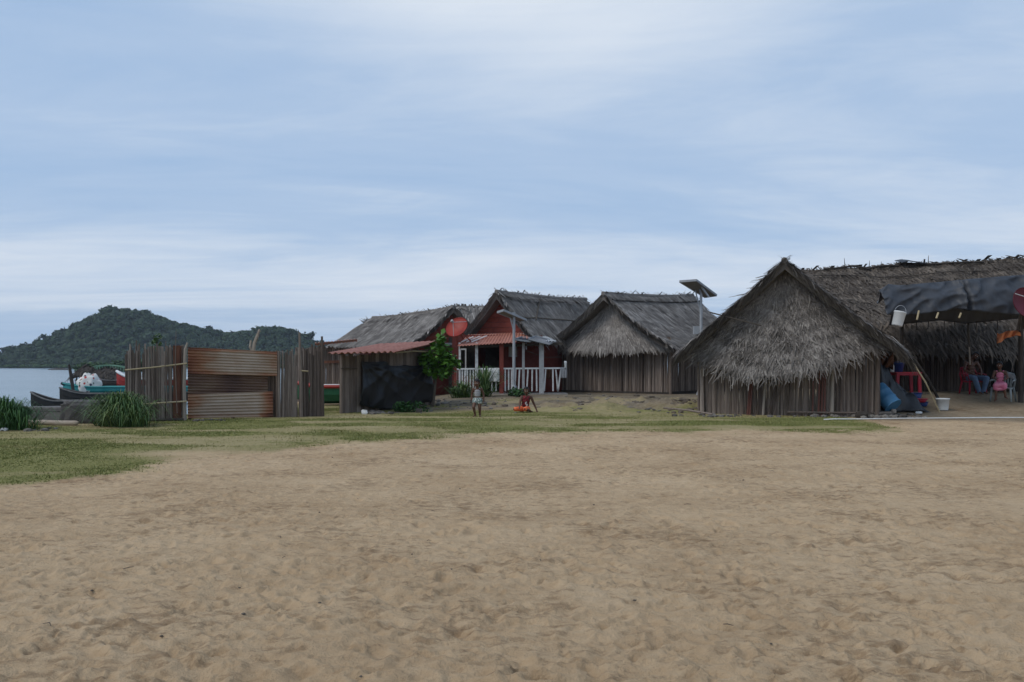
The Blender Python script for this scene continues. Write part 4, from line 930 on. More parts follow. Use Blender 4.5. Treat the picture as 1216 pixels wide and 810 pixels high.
def boat(name, label, cat, P0, hd, L_, beam, hgt, rise, mats, group=None, seats=2, fore=.22, stripe=None, sternrise=.3):
    """dugout or planked hull: closed loft with inner skin; bow at P0, hd = heading from bow to stern (degrees from +X)"""
    t = thing(name, P0, label, cat, group); P0 = Vector(P0); a_ = R(hd); ax = Vector((math.cos(a_), math.sin(a_), 0)); ay = Vector((-ax.y, ax.x, 0)); n = 28
    def sec(s):
        e = math.sin(math.pi * min(max(s, .0), 1)) ** .55 if 0 < s < 1 else 0
        w = max(.03, beam / 2 * e); top = hgt + rise * max(0, 1 - s / fore) ** 1.6 + sternrise * rise * max(0, (s - 1 + fore * .7) / (fore * .7)) ** 1.6
        keel = .35 * hgt * (max(0, 1 - s / (fore * .8)) ** 2 + max(0, (s - 1 + fore * .6) / (fore * .6)) ** 2)
        return w, top, keel
    def pt(s, y, z): return P0 + ax * (s * L_) + ay * y + Vector((0, 0, z))
    vs = []; fs = []; k = 12
    for i in range(n + 1):
        s = i / n; w, top, keel = sec(s); tk = min(.05, w * .4)
        prof = [(-w, top), (-w * .97, lerp(keel, top, .55)), (-w * .72, lerp(keel, top, .18)), (0, keel), (w * .72, lerp(keel, top, .18)), (w * .97, lerp(keel, top, .55)), (w, top), (w - tk, top), ((w - tk) * .93, lerp(keel, top, .55)), (0, keel + .08 * min(1, w * 5)), (-(w - tk) * .93, lerp(keel, top, .55)), (-w + tk, top)]
        vs += [pt(s, y, z) for y, z in prof]
    for i in range(n):
        for j in range(k): fs.append((i * k + j, i * k + (j + 1) % k, (i + 1) * k + (j + 1) % k, (i + 1) * k + j))
    fs.append(tuple(range(k))[::-1]); fs.append(tuple(n * k + j for j in range(k)))
    MB().add(vs, fs).build('hull', mats[0], t)
    for sd in (-1, 1):
        g = MB(); g.tube([pt(i / n, sd * (sec(i / n)[0] + .005), sec(i / n)[1]) for i in range(n + 1)], .035 if stripe is None else stripe, 6); g.build('gunwale', mats[1], t)
    for q in range(seats):
        s = lerp(.3, .75, q / max(seats - 1, 1)); w, top, keel = sec(s); MB().bar(pt(s, -w * .95, top - .06), pt(s, w * .95, top - .06), .22, .03).build('seat', mats[2], t)
    return t, pt, sec
t_, pt_, _ = boat('rowing_boat', 'green boat hull with red gunwale lying between the stick fence and the shed', 'boat', (Xd(350, 29.6), 29.6, .05), 6, 4.2, 1.2, .62, .15, ('boatgreen', 'boatred', 'oldwood'), 'boats at the shore', stripe=.07)
MB().tube([pt_(s / 12, -.60 * math.sin(math.pi * s / 12) ** .55 - .03, .68) for s in range(1, 12)], .025, 6).build('stripe', 'white', t_)
t, pt_, sec_ = boat('canoe', 'black dugout canoe with raised bow at the water edge behind the concrete block', 'canoe', (Xd(37, 33), 33, -.40), -3, 5.2, .85, .42, .34, ('canoe', 'oldwood', 'oldwood'), 'boats at the shore')
boat('canoe', 'weathered grey canoe below the long teal boat', 'canoe', (Xd(71, 39.5), 39.5, -.42), 4, 6.0, .95, .50, .28, ('canoe', 'oldwood', 'oldwood'), 'boats at the shore')
t, pt_, sec_ = boat('teal_boat', 'long boat with teal painted side carrying a flowered cloth bundle', 'boat', (Xd(75, 52), 52, -.42), 2, 9.0, 1.2, .50, .22, ('teal', 'teal', 'oldwood'), 'boats at the shore', stripe=.06)
bk = MB(); bk.tube([pt_(s, -sec_(s)[0] - .02, sec_(s)[2] + .06) for s in [i / 20 for i in range(1, 20)]], .07, 6); bk.build('waterline_board', 'canoe', t)
MB().tube([pt_(-.012, 0, .72), pt_(.02, 0, .62), pt_(.07, -.1, .5)], [.09, .12, .1], 7).build('bow_block', 'canoe', t)
bu = MB(); bm = bmesh.new(); bmesh.ops.create_icosphere(bm, subdivisions=4, radius=1)
bc = W(105.5, 459, 52.2)
for v in bm.verts:
    d = v.co.copy(); f_ = 1 + .18 * mnoise.noise(d * 2.1) + .08 * mnoise.noise(d * 6); v.co = Vector((d.x * .74 * f_, d.y * .62 * f_, max(d.z * .82 * f_, -.35)))
bu.add([bc + v.co for v in bm.verts], [[v.index for v in f.verts] for f in bm.faces]); bm.free()
o = bu.build('cloth_bundle', 'floral', smooth=True, origin=bc); tag(o, 'round white cloth bundle with red and dark flowers on the teal boat', 'bundle')
st = MB(); st.tube([W(82, 433, 50), W(84.5, 446, 50), W(87.5, 468, 50), W(88, 475, 50)], [.07, .10, .09, .09], 7); o = st.build('mooring_post', 'darkwood', origin=W(88, 475, 50)); tag(o, 'dark leaning post sticking out of the water beside the flowered bundle', 'post')
t, pt_, sec_ = boat('red_boat', 'red boat with white gunwale and raised bow, partly behind the stick fence', 'boat', (Xd(138.5, 60), 60, -.3), 12, 6.5, 1.7, .75, .55, ('boatred', 'white', 'white'), 'boats at the shore', stripe=.09)
MB().box(pt_(.32, 0, .85), (1.4, .9, .55), rz=R(12)).build('cabin', 'white', t)
t, pt_, sec_ = boat('canoe', 'brown canoe lying behind the flowered bundle, under the pile shelters', 'canoe', (Xd(112, 62), 62, -.2), 5, 4.5, .8, .5, .2, ('darkwood', 'oldwood', 'oldwood'), 'boats at the shore')

def shelter(px0, px1, py, D, label):
    x0, x1 = Xd(px0, D), Xd(px1, D); z = W(0, py, D).z
    t = thing('pile_shelter', ((x0 + x1) / 2, D, WATER), label, 'shelter', 'thatched pile shelters over the water')
    rf = MB()
    for s in (1, -1):
        def P(u, v, s=s): return Vector((lerp(x0, x1, u) + (u - .5) * .5 * v, D - s * 1.3 * v, z - .75 * v + .12 * mnoise.noise(Vector((u * 4, v * 3, px0))) - .25 * (2 * u - 1) ** 2))
        thatch(rf, P, (0, -s, .8), 26, 8, .55, .12, .08, .15, .3, gu=8, gv=4)
    rf.build('roof', 'darkwood', t)
    for k in range(4):
        x = lerp(x0 + .15, x1 - .15, k / 3); MB().tube([(x, D - .9, WATER - .3), (x + random.uniform(-.1, .1), D - .8, z - .4)], .07, 6).build('pile', 'darkwood', t)
    MB().box(((x0 + x1) / 2, D, .05), (x1 - x0, 1.6, .1)).build('deck', 'oldwood', t)
shelter(94, 113, 436.5, 78, 'ragged dark pile shelter left of the two standing over the water')
shelter(114, 142, 438.0, 74, 'wider dark pile shelter over the water beside the red boat')
t = thing('footbridge', (Xd(130, 92), 92, WATER), 'green arched footbridge railing above the pile shelters', 'footbridge')
BX = lambda u: Vector((Xd(lerp(106, 156, u), 92), 92, 0)); bzf = lambda u: 1.0 + .42 * math.sin(math.pi * min(1, u * 1.1) ** .8) ** .7
for dy in (0, 1.2):
    tp = [BX(i / 16) + Vector((0, dy, bzf(i / 16))) for i in range(17)]; MB().tube(tp, .06, 6).build('handrail', 'railgreen', t)
    for i in range(17): MB().tube([tp[i], BX(i / 16) + Vector((0, dy, .45))], .045, 5).build('baluster', 'railgreen', t)
MB().box(BX(.5) + Vector((0, .6, .42)), (BX(1).x - BX(0).x, 1.3, .08)).build('deck', 'oldwood', t)
for u in (0.05, .3, .55, .8): MB().tube([BX(u) + Vector((0, .6, .4)), BX(u) + Vector((0, .6, WATER - .3))], .08, 6).build('pile', 'darkwood', t)
rk = MB(); bm = bmesh.new(); bmesh.ops.create_icosphere(bm, subdivisions=3, radius=1)
for v in bm.verts: v.co = Vector((v.co.x * 4.6 * (1 + .2 * mnoise.noise(v.co * 3)), v.co.y * 2.5, max(v.co.z, -.5) * .9 * (.5 + .7 * abs(mnoise.noise(v.co * 2.2)))))
c_ = W(71, 439.4, 330); c_.z = WATER; rk.add([c_ + v.co for v in bm.verts], [[v.index for v in f.verts] for f in bm.faces]); bm.free()
o = rk.build('reef_rock', 'darkwood', origin=c_); tag(o, 'low dark reef rock breaking the water below the hill', 'rock')
for (px, py, D, rx, rz_, lab) in ((104, 434.5, 240, 5.2, 2.6, 'rounded green mangrove bush left of the footbridge on the far shore'), (124, 435.5, 250, 5.0, 2.4, 'green mangrove bush behind the footbridge on the far shore'), (146, 432, 235, 4.2, 3.0, 'dark green mangrove bush beside the left stick fence on the far shore'), (166, 433, 236, 5, 3.2, 'mangrove bush hidden mostly by the left stick fence')):
    p = W(px, py, D); t = thing('mangrove_bush', (p.x, D, WATER), lab, 'bush', 'mangrove bushes on the far shore')
    k = MB(); clumps(k, (p.x, D, rz_ * .45 + WATER), (rx * .8, 3, rz_ * .5), 26, 34, .75, cr=.45, sq=1.6); k.build('foliage', 'leaf_mangrove', t)
    k = MB()
    for i in range(6): k.tube([(p.x + (i - 2.5) * rx * .25, D - 1, WATER - .3), (p.x + (i - 2.5) * rx * .2, D, 1.2)], .12, 5)
    k.build('trunk', 'bark', t)

# ---- seawall, log, bushes at the left shore
def lump(mb, c, sz, seed, n=3, amp=.18, flat=.6, rz=0):
    bm = bmesh.new(); bmesh.ops.create_icosphere(bm, subdivisions=n, radius=1); c = Vector(c); mm = Matrix.Rotation(rz, 3, 'Z')
    for v in bm.verts:
        d = v.co.copy(); q = Vector([math.copysign(abs(a_) ** flat, a_) for a_ in d]); f_ = 1 + amp * mnoise.noise(d * 1.7 + Vector((seed, 0, 0))) + amp * .5 * mnoise.noise(d * 4.3 + Vector((0, seed, 0)))
        v.co = Vector((q.x * sz[0] * f_, q.y * sz[1] * f_, q.z * sz[2] * f_))
    mb.add([c + mm @ v.co for v in bm.verts], [[v.index for v in f.verts] for f in bm.faces]); bm.free(); return mb
b_ = MB(); p = W(60, 492, 20.9); lump(b_, (p.x, 20.9, .16), (1.05, .35, .22), 3.1, 4, .12, .35); o = b_.build('concrete_block', 'concrete', origin=(p.x, 20.9, 0)); tag(o, 'long low worn concrete block behind the driftwood log, left of the grass clump', 'concrete block')
b_ = MB(); p = W(108, 490, 20.7); lump(b_, (p.x, 20.7, .22), (.62, .42, .32), 8.1, 4, .12, .35, .2); o = b_.build('concrete_block', 'concrete', origin=(p.x, 20.7, 0)); tag(o, 'taller concrete block with sloping top against the left grass clump', 'concrete block')
b_ = MB(); b_.tube([W(33, 500.5, 19.9), W(50, 501.5, 19.8), W(72, 502.5, 19.7), W(90, 502.5, 19.6), W(93, 502, 19.55)], [.035, .06, .065, .062, .03], 9); o = b_.build('driftwood_log', 'driftwood', smooth=True, origin=on(60, 19.7)); tag(o, 'pale driftwood log lying on the grass in front of the concrete blocks', 'log')
t = thing('shore_bush', on(8, 18.4), 'dark green bush at the left edge of the photo by the water', 'bush')
k = MB(); c_ = W(6, 490, 18.4); clumps(k, c_, (.45, .4, .26), 18, 40, .09, cr=.36); blades(k, on(6, 18.4), (.5, .3), 900, .72, .009, 1.0); blades(k, on(14, 18.3), (.55, .3), 260, .5, .010, 1.2); k.build('foliage', 'leaf', t)
k = MB()
for i in range(7): k.tube([on(4 + i * 3, 18.4), W(random.uniform(-5, 30), random.uniform(468, 490), 18.4)], [.015, .006], 5)
k.build('stem', 'bark', t)
t = thing('grass_clump', on(143, 19.6), 'large tuft of long arching grass at the foot of the left stick fence', 'grass clump', 'tall grass clumps')
k = MB(); blades(k, on(143, 19.7), (.46, .3), 1500, .80, .011, 1.0); blades(k, on(150, 19.3), (.5, .2), 600, .6, .010, 1.3); k.build('foliage', 'reed', t)
# ---- tree by the shed, porch grass, weeds
t = thing('leafy_tree', on(519, 27.6), 'small bright green leafy tree growing at the right end of the shed', 'tree')
k = MB(); k.tube([on(514, 27.6, -.05), W(517, 455, 27.6), W(521, 430, 27.6), W(523, 412, 27.6)], [.05, .045, .035, .015], 7)
for a_ in ((520, 445, 507, 428), (521, 435, 537, 425), (521, 430, 512, 416), (522, 425, 532, 412)): k.tube([W(a_[0], a_[1], 27.6), W(a_[2], a_[3], 27.6 + random.uniform(-.3, .3))], [.022, .008], 5)
k.build('trunk', 'bark', t)
k = MB()
for (px, py, rx, rz_, n) in ((520, 425, .42, .5, 330), (512, 433, .32, .3, 170), (531, 428, .3, .34, 190), (524, 440, .4, .26, 180), (522, 407, .22, .26, 90), (541, 430, .16, .16, 45), (505, 424, .2, .2, 60), (527, 400, .1, .12, 18)):
    leaves(k, W(px, py, 27.6), (rx, rx * .9, rz_), n, .17, .3, .4, 1.3)
k.build('crown', 'leaf_bright', t)
for px, D, rx, h, lab in ((548, 30.6, .42, .62, 'low yellowish grass clump at the left end of the porch railing'), (575, 31.0, .2, 1.15, 'tall upright grass clump before the white porch railing, behind standing child')):
    t = thing('grass_clump', on(px, D), lab, 'grass clump', 'tall grass clumps')
    k = MB(); blades(k, on(px, D), (rx, .25), 300, h, .012, .9); leaves(k, on(px, D, .2), (rx * .9, .25, .22), 240, .13, .1, -.2, 1.2); k.build('foliage', 'reed', t)
for px, D, rx, lab in ((491, 25.3, .5, 'low green weed patch at the foot of the black plastic sheet'), (478, 25.4, .3, 'small weed left of the larger weed patch by the shed'), (620, 30.8, .3, 'dark green weed beside the left solar pole foot'), (611, 31.2, .25, 'small weed in front of the porch floor')):
    t = thing('weed', on(px, D), lab, 'weed', 'weeds along the houses')
    k = MB(); leaves(k, on(px, D, .14), (rx, .3, .16), 260, .09, .1, .1, 1.3); k.build('foliage', 'leaf', t)
    k = MB()
    for i in range(6): k.tube([on(px, D, -.02), on(px + random.uniform(-8, 8), D, .18)], [.008, .004], 4)
    k.build('stem', 'bark', t)

# ================================================================== solar lamps, dishes
def solar(px, D, z0, ytop, label, c4, panel_th=.05):
    p = W(px, 434, D); zt_ = W(px, ytop, D).z
    t = thing('solar_lamp', (p.x, D, z0), label, 'solar lamp', 'solar lamp posts')
    m_ = MB(); m_.tube([(p.x, D, z0 - .1), (p.x, D, lerp(z0, zt_, .5)), (p.x, D, zt_)], [.062, .056, .05], 10); m_.build('pole', 'galv', t, smooth=False)
    m_ = MB(); m_.lathe([(.2, 0), (.17, .12), (.10, .38), (.08, .42)], 10, Matrix.Translation((p.x, D, z0 - .03))); m_.build('base', 'galv', t)
    c4 = [Vector(c) for c in c4]; n = (c4[1] - c4[0]).cross(c4[3] - c4[0]).normalized()
    if n.z < 0: n = -n
    m_ = MB(); m_.grid([[lerp(lerp(c4[0], c4[1], u / 4), lerp(c4[3], c4[2], u / 4), v / 4) for u in range(5)] for v in range(5)], panel_th, nrm=n); pn = m_.build('panel', 'panelback', t)
    m_ = MB(); k = [lerp(c, sum(c4, Vector()) / 4, .03) + n * .004 for c in c4]; m_.grid([[k[0], k[1]], [k[3], k[2]]], .002, nrm=n); m_.build('solar_cells', 'solarcell', pn)
    m_ = MB()
    for i in range(4): m_.bar(c4[i] - n * panel_th * .5, c4[(i + 1) % 4] - n * panel_th * .5, .035, panel_th + .03)
    m_.build('frame', 'galv', pn)
    cc = sum(c4, Vector()) / 4 - n * panel_th
    m_ = MB(); m_.bar(cc, Vector((p.x, D, zt_ - .02)), .05, .05); m_.bar(lerp(c4[0], c4[3], .5) * .6 + cc * .4 - n * .06, Vector((p.x, D, zt_ - .75)), .04, .04); m_.build('bracket', 'galv', t)
    return t, p, zt_
D = 32.0
t, p, zt_ = solar(832.5, D, .25, 349, 'tall solar lamp post with tilted panel between the middle and nearest huts', [W(807, 333.5, D - .4), W(827, 332, D - .6), W(851, 350, D + .8), W(837, 352, D + 1.0)])
m_ = MB(); m_.box((p.x - .16, D + .12, W(0, 392, D).z), (.2, .2, .30)); m_.build('lamp_head', 'galv', t)
m_ = MB(); m_.bar((p.x, D, W(0, 340, D).z), W(842, 353, D - .2), .05, .05); m_.build('bracket', 'galv', t)
D = 31.9
t, p, zt_ = solar(610.3, D, .26, 371, 'shorter solar lamp post standing in front of the red house porch', [W(590.5, 370, D - .5), W(598, 367.8, D - .6), W(625, 379.2, D + .4), W(617, 380.5, D + .5)], .05)
m_ = MB(); m_.bar(W(610.3, 384, D), W(603, 374, D), .04, .04); m_.build('bracket', 'galv', t)
# two panels lying low on brackets beside the porch roof
for c4, lab in (([W(610, 403, 32.0), W(619, 400.5, 33.0), W(640, 402, 33.0), W(630, 405.5, 32.0)], 'nearly flat solar panel on the porch roof beside the short lamp pole'), ([W(628, 402.5, 31.9), W(636, 399.5, 32.8), W(660, 405, 32.8), W(652, 408.5, 31.9)], 'solar panel tilted to the right over the grey porch post')):
    o = MB().grid([[c4[0], c4[1]], [c4[3], c4[2]]], .05, nrm=Vector((0, 0, 1)))
    t = o.build('solar_panel', 'solarcell', RED_HOUSE)
    f_ = MB()
    for i in range(4): f_.bar(c4[i], c4[(i + 1) % 4], .03, .065)
    f_.build('frame', 'galv', t)
    f_ = MB(); cc = sum(c4, Vector()) / 4; f_.tube([cc, Vector((cc.x, cc.y, cc.z - .4))], .03, 6); f_.build('bracket', 'galv', t)

def dish(name, c, nrm, rad, mat, label, legs, legmat='redpaint'):
    nrm = Vector(nrm).normalized(); q = nrm.to_track_quat('Z', 'Y').to_matrix().to_4x4(); Mx = Matrix.Translation(c) @ q
    t = thing(name, c, label, 'satellite dish', 'satellite dishes'); dep = rad * .22
    prof = [(.01, 0)] + [(rad * k / 8, dep * (k / 8) ** 2) for k in range(1, 9)]
    prof += [(rad * 1.01, dep + .01)] + [(rad * k / 8, dep * (k / 8) ** 2 - .015) for k in range(8, 0, -1)] + [(.01, -.015)]
    MB().lathe(prof, 28, Mx).build('bowl', mat, t, smooth=True)
    a = MB(); f = Mx @ Vector((0, -rad * .05, rad * .95))
    for an in (-1.57, .6, 2.5): a.tube([Mx @ Vector((math.cos(an) * rad * .96, math.sin(an) * rad * .96, dep)), f], .012, 5)
    a.build('feed_arm', 'greypaint', t); h = MB(); h.lathe([(.03, 0), (.05, .02), (.05, .12), (.03, .14)], 10, Matrix.Translation(f) @ q); h.build('feed_horn', 'greypaint', t)
    for l in legs: MB().tube([Mx @ Vector((0, 0, -.02)), l], .03, 6).build('mount_leg', legmat, t)
    return t
c = W(543.5, 390, 32.6)
dish('satellite_dish', c, (-.35, -.75, .55), .45, 'reddish', 'orange red satellite dish on the roof before the left red gable', [W(542, 409, 32.9), W(560, 406, 32.7), W(551, 404, 33.3)])
c = W(1215, 360, 23.4)
dish('satellite_dish', c, (.25, -.95, .2), .42, 'crimson', 'dark crimson satellite dish at the right edge by the black awning', [W(1211, 392, 23.9), W(1208, 392, 23.9), W(1216, 390, 23.9)], 'darkwood')

# ================================================================== awning
t = thing('awning', (14, 24.5, .3), 'black tarp awning over poles in front of the long thatched house', 'awning')
xa, xb = Xd(1049, 24.0), Xd(1262, 24.0)
def AW(u, v):      # v 0 front lower edge, 1 top edge, 2 back edge
    x = lerp(xa, xb, u); lz = CAMH + (HOR - np.interp(u, [0, .12, .3, .4, .5, .75, 1], [373, 374, 369, 366, 369, 374, 375])) * .0236; tz = CAMH + (HOR - np.interp(u, [0, .05, .12, .45, 1], [346, 338, 340, 333.5, 324])) * .0245
    f_ = .16 * mnoise.noise(Vector((u * 7, v * 1.2, 1))) - .16 * abs(mnoise.noise(Vector((u * 9 - v * 2.2, v * 1.6 + u * 3, 9)))) ** .8 - .05 * abs(mnoise.noise(Vector((u * 17 + v * 2.5, v * 2.4, 4)))) ** .8 - .22 * math.exp(-((u - .46) / .012) ** 2) + .12 * math.exp(-((u - .435) / .015) ** 2)
    if v <= 1: y = lerp(23.75, 24.2, v); z = lerp(lz, tz, v) + .05 * math.sin(math.pi * v); y -= f_ * 1.1 + .1 * math.sin(math.pi * v)
    else: x += 1.7 * (v - 1) * (1 - u); y = lerp(24.2, 28.4, v - 1); z = tz - .05 * (v - 1) - .12 * math.sin(math.pi * (v - 1)) + f_ * .5  # back stretched deeper towards the house roof to block light underneath
    return Vector((x, y, z))
m_ = MB(); m_.grid([[AW(j / 130, 2 * i / 50) for j in range(131)] for i in range(51)], .012, nrm=Vector((0, -1, .6))); m_.build('tarp', 'greytarp', t, smooth=True)
# black sheet added as the shade of the tarp's underside, below the front edge
m_ = MB(); rows = []
for i in range(7):
    v = i / 6; rows.append([Vector((lerp(xa + .25, xb, u / 60), 23.95 + .25 * v + .03 * math.sin(u), CAMH + (HOR - lerp(366, np.interp(u / 60, [0, .1, .3, .45, .7, 1], [386, 384, 380, 384, 379, 374]), v)) * .0240)) for u in range(61)])
m_.grid(rows, .01); m_.build('underside_shade', 'blackplastic', t, smooth=True)
def apole(p0, p1, r_, mat='darkwood', name='pole'): MB().tube([p0, lerp(Vector(p0), Vector(p1), .5) + Vector((.01, .01, 0)), p1], [r_, r_ * .95, r_ * .85], 7).build(name, mat, t)
xr = Xd(1212, 25.2); apole((xr, 25.2, G(xr, 25.2) - .05), (xr, 25.2, 3.3), .075, name='post')
xr = Xd(1247, 25.2); apole((xr, 25.2, G(xr, 25.2) - .05), (xr, 25.2, 3.6), .075, name='post')
xl = Xd(1071, 27.0); apole((xl, 27.0, G(xl, 27.0) - .05), (xl, 27.0, 3.7), .06, name='post')
apole((xa + .3, 24.45, 3.40), (xb, 24.45, 3.8), .04); apole((xa + 2.2, 27.1, 3.45), (xb, 27.1, 3.7), .04)
for px, l in ((1073, .25), (1090, .42), (1113, .22), (1140, .18)):
    MB().tube([W(px - 1.2, 376 + l * 9, 23.7), W(px + 1.2, 374 - l * 12, 23.75)], .026, 6).build('pole_end', 'bamboo', t)
for px in (1088, 1102, 1121, 1133, 1150, 1159, 1184):
    x = Xd(px, 24.3); MB().tube([(x, 24.3, 3.2), (x + .02, 24.3, CAMH + (434 - random.uniform(388, 396)) * .0243)], .015, 5).build('cord', 'darkwood', t)
x = Xd(1150, 25); MB().tube([(x, 25, 3.2), (x, 25, 2.45), (x + .02, 25, 2.0)], [.04, .035, .03], 6).build('pole', 'darkwood', t)
MB().tube([W(1151, 412, 25.4), W(1152, 433, 25.4)], .025, 6).build('pole', 'cane_pale', t)
m_ = MB(); MX = Matrix.Translation(W(1065, 387, 23.3)) @ Matrix.Rotation(R(14), 4, 'Y')
m_.lathe([(.13, 0), (.14, .02), (.155, .36), (.165, .37), (.165, .40), (.15, .40), (.14, .05), (.01, .05)], 18, MX); t2 = thing('bucket', W(1065, 387, 23.3), 'white pail hanging tilted under the left end of the black awning', 'bucket', 'white pails'); m_.build('bowl', 'whiteplastic', t2, smooth=True)
m_ = MB(); m_.tube([MX @ Vector((.16 * math.cos(a), 0, .38 + .2 * math.sin(a))) for a in [i * math.pi / 8 for i in range(9)]], .008, 5); m_.build('handle', 'galv', t2)
m_ = MB(); rows = []
for i in range(9):
    v = i / 8; rows.append([W(lerp(1184, 1212, u / 14), lerp(392.5, lerp(405, 396.5, (u / 14) ** .6), v) + 1.2 * math.sin(u * .9) - 4 * math.exp(-((u - 9) / 3) ** 2) * (1 - v * .3) + 3, 24.6 + .1 * math.sin(u * 1.3 + v * 3)) for u in range(15)])
m_.grid(rows, .012); o = m_.build('hanging_cloth', 'orangecloth', smooth=True, origin=W(1198, 394, 24.6)); tag(o, 'orange cloth hanging beside the dark post under the crimson dish', 'cloth')

# ================================================================== clutter beside the nearest hut
def on2(px, D, l=0): return on(px, D, l)
t = thing('barrel', on2(1048, 23.6), 'blue plastic barrel tipped against the dark heap beside the nearest hut', 'barrel')
c0 = W(1042, 461, 23.5); c1_ = W(1060, 481.5, 23.1); ax = (c1_ - c0).normalized(); Ln = .66
MX = Matrix.Translation(c0) @ ax.to_track_quat('Z', 'Y').to_matrix().to_4x4()
MB().lathe([(.19, -.02), (.225, 0), (.235, .04), (.235, .18), (.245, .2), (.245, .22), (.235, .24), (.235, .42), (.245, .44), (.245, .46), (.235, .48), (.235, .62), (.225, .66), (.19, .66), (.185, .62), (.01, .62)], 26, MX).build('body', 'blueplastic', t, smooth=True)
MB().lathe([(.22, .655), (.25, .655), (.25, .69), (.22, .69)], 26, MX).build('rim', 'blueplastic', t)
MB().lathe([(.03, -.05), (.03, -.015), (.01, -.01)], 10, MX @ Matrix.Translation((.1, 0, 0))).build('bung', 'blueplastic', t)
# heap under dark sheet
m_ = MB(); rows = []
for i in range(31):
    v = i / 30; row = []
    for j in range(37):
        u = j / 36; x = lerp(Xd(1033, 24.2), Xd(1095, 24.2), u); y = lerp(23.55, 25.2, v)
        h = np.interp(u, [0, .08, .35, .55, .8, 1], [.55, 1.28, .95, .60, .28, .02]) * math.sin(math.pi * min(1, .12 + v * .9)) ** .45 * sstep(0, .28, v + .12 * u)
        h *= 1 + .55 * mnoise.noise(Vector((u * 6, v * 5, 4))) + .28 * abs(mnoise.noise(Vector((u * 15 + v * 6, v * 9, 2))))
        row.append(Vector((x, y - .1 * math.sin(u * 11) * (1 - v), G(x, y) + max(h, .012))))
    rows.append(row)
m_.grid(rows, .012, nrm=Vector((0, 0, 1))); o = m_.build('covered_heap', 'blackplastic', smooth=True, origin=on2(1060, 24.2)); tag(o, 'heap covered with a crumpled black sheet between the hut and the red table', 'covered heap')
t = thing('table', on2(1074, 27), 'red plastic table with a bottle and blue tub on top', 'table')
tz = W(0, 442.5, 27).z; tx = Xd(1074, 27); g0 = G(tx, 27)
m_ = MB(); m_.box((tx, 27, tz), (.86, .7, .035)); m_.build('tabletop', 'redplastic', t); m_ = MB(); m_.box((tx, 26.68, tz - .05), (.78, .02, .07)); m_.box((tx, 27.32, tz - .05), (.78, .02, .07)); m_.build('apron', 'redplastic', t)
for sx in (-1, 1):
    for sy in (-1, 1): m_ = MB(); m_.bar((tx + sx * .36, 27 + sy * .28, g0), (tx + sx * .34, 27 + sy * .28, tz - .02), .09, .06); m_.build('leg', 'redplastic', t)
t = thing('bottle', W(1059, 442, 26.8), 'white bottle standing on the left of the red table', 'bottle'); b0 = (Xd(1059.5, 26.85), 26.85, tz + .018)
MB().lathe([(.055, 0), (.06, .02), (.06, .2), (.03, .27), (.022, .29)], 14, Matrix.Translation(b0)).build('body', 'whiteplastic', t, smooth=True); MB().lathe([(.024, .285), (.024, .33), (.02, .335)], 10, Matrix.Translation(b0)).build('cap', 'whiteplastic', t)
t = thing('tub', (Xd(1066, 27), 27, tz + .018), 'dark blue tub on the red table behind the bottle', 'tub')
MB().lathe([(.13, 0), (.15, .02), (.17, .27), (.185, .28), (.185, .30), (.16, .30), (.145, .04), (.01, .04)], 20, Matrix.Translation((Xd(1067, 27.08), 27.08, tz + .018))).build('bowl', 'blueplain', t, smooth=True)
MB().tube([(Xd(1067, 27.08) + .18 * math.cos(a), 27.08, tz + .30 + .05 * math.sin(a)) for a in (0, .8, 1.57, 2.3, 3.14)], .008, 5).build('handle', 'blueplain', t)
def basin(px, D, rad, h, mat, label, lift=0):
    p = on2(px, D, lift); t = thing('basin', p, label, 'basin', 'plastic basins')
    MB().lathe([(rad * .72, 0), (rad * .76, .015), (rad * .97, h), (rad * .93, h), (rad * .72, .03), (.01, .03)], 24, Matrix.Translation(p)).build('bowl', mat, t, smooth=True)
    MB().lathe([(rad * .95, h - .02), (rad * 1.04, h - .01), (rad * 1.04, h + .005), (rad * .93, h + .003)], 24, Matrix.Translation(p)).build('rim', mat, t)
basin(1086, 25.6, .22, .22, 'blueplain', 'dark blue basin under the red table')
basin(1092, 24.55, .22, .10, 'redplastic', 'red basin resting on a blue one beside the black heap', .13)
basin(1095, 24.6, .17, .13, 'blueplain', 'blue basin under the red basin')
m_ = MB(); p = on2(1078, 25.7, 0); lump(m_, p + Vector((0, 0, .06)), (.1, .08, .06), 4); lump(m_, p + Vector((.12, .1, .16)), (.14, .05, .03), 2); o = m_.build('white_rag', 'whitecloth', smooth=True, origin=p); tag(o, 'small white rag lying left of the dark blue basin', 'rag')
m_ = MB(); lump(m_, on2(1061, 23.15, .12), (.07, .06, .07), 9); o = m_.build('clay_pot', 'cane_pale', smooth=True, origin=on2(1061, 23.15)); tag(o, 'small pale round pot at the open end of the blue barrel', 'pot')
m_ = MB(); lump(m_, on2(1091, 23.4, .03), (.09, .05, .035), 5); o = m_.build('plastic_bag', 'whitecloth', smooth=True, origin=on2(1091, 23.4)); tag(o, 'crumpled pale plastic bag at the right foot of the black heap', 'plastic bag')
p = on2(1119.5, 24.0); t = thing('bucket', p, 'white plastic bucket standing on the ground beside the leaning poles', 'bucket', 'white pails')
MB().lathe([(.14, 0), (.145, .02), (.175, .3), (.188, .305), (.188, .34), (.175, .34), (.14, .04), (.01, .04)], 22, Matrix.Translation(p)).build('bowl', 'whiteplastic', t, smooth=True)
MB().tube([p + Vector((.185 * math.cos(a), -.05 * math.sin(a) - .0, .32 - .06 * math.sin(a))) for a in [i * math.pi / 8 for i in range(9)]], .006, 5).build('handle', 'galv', t)
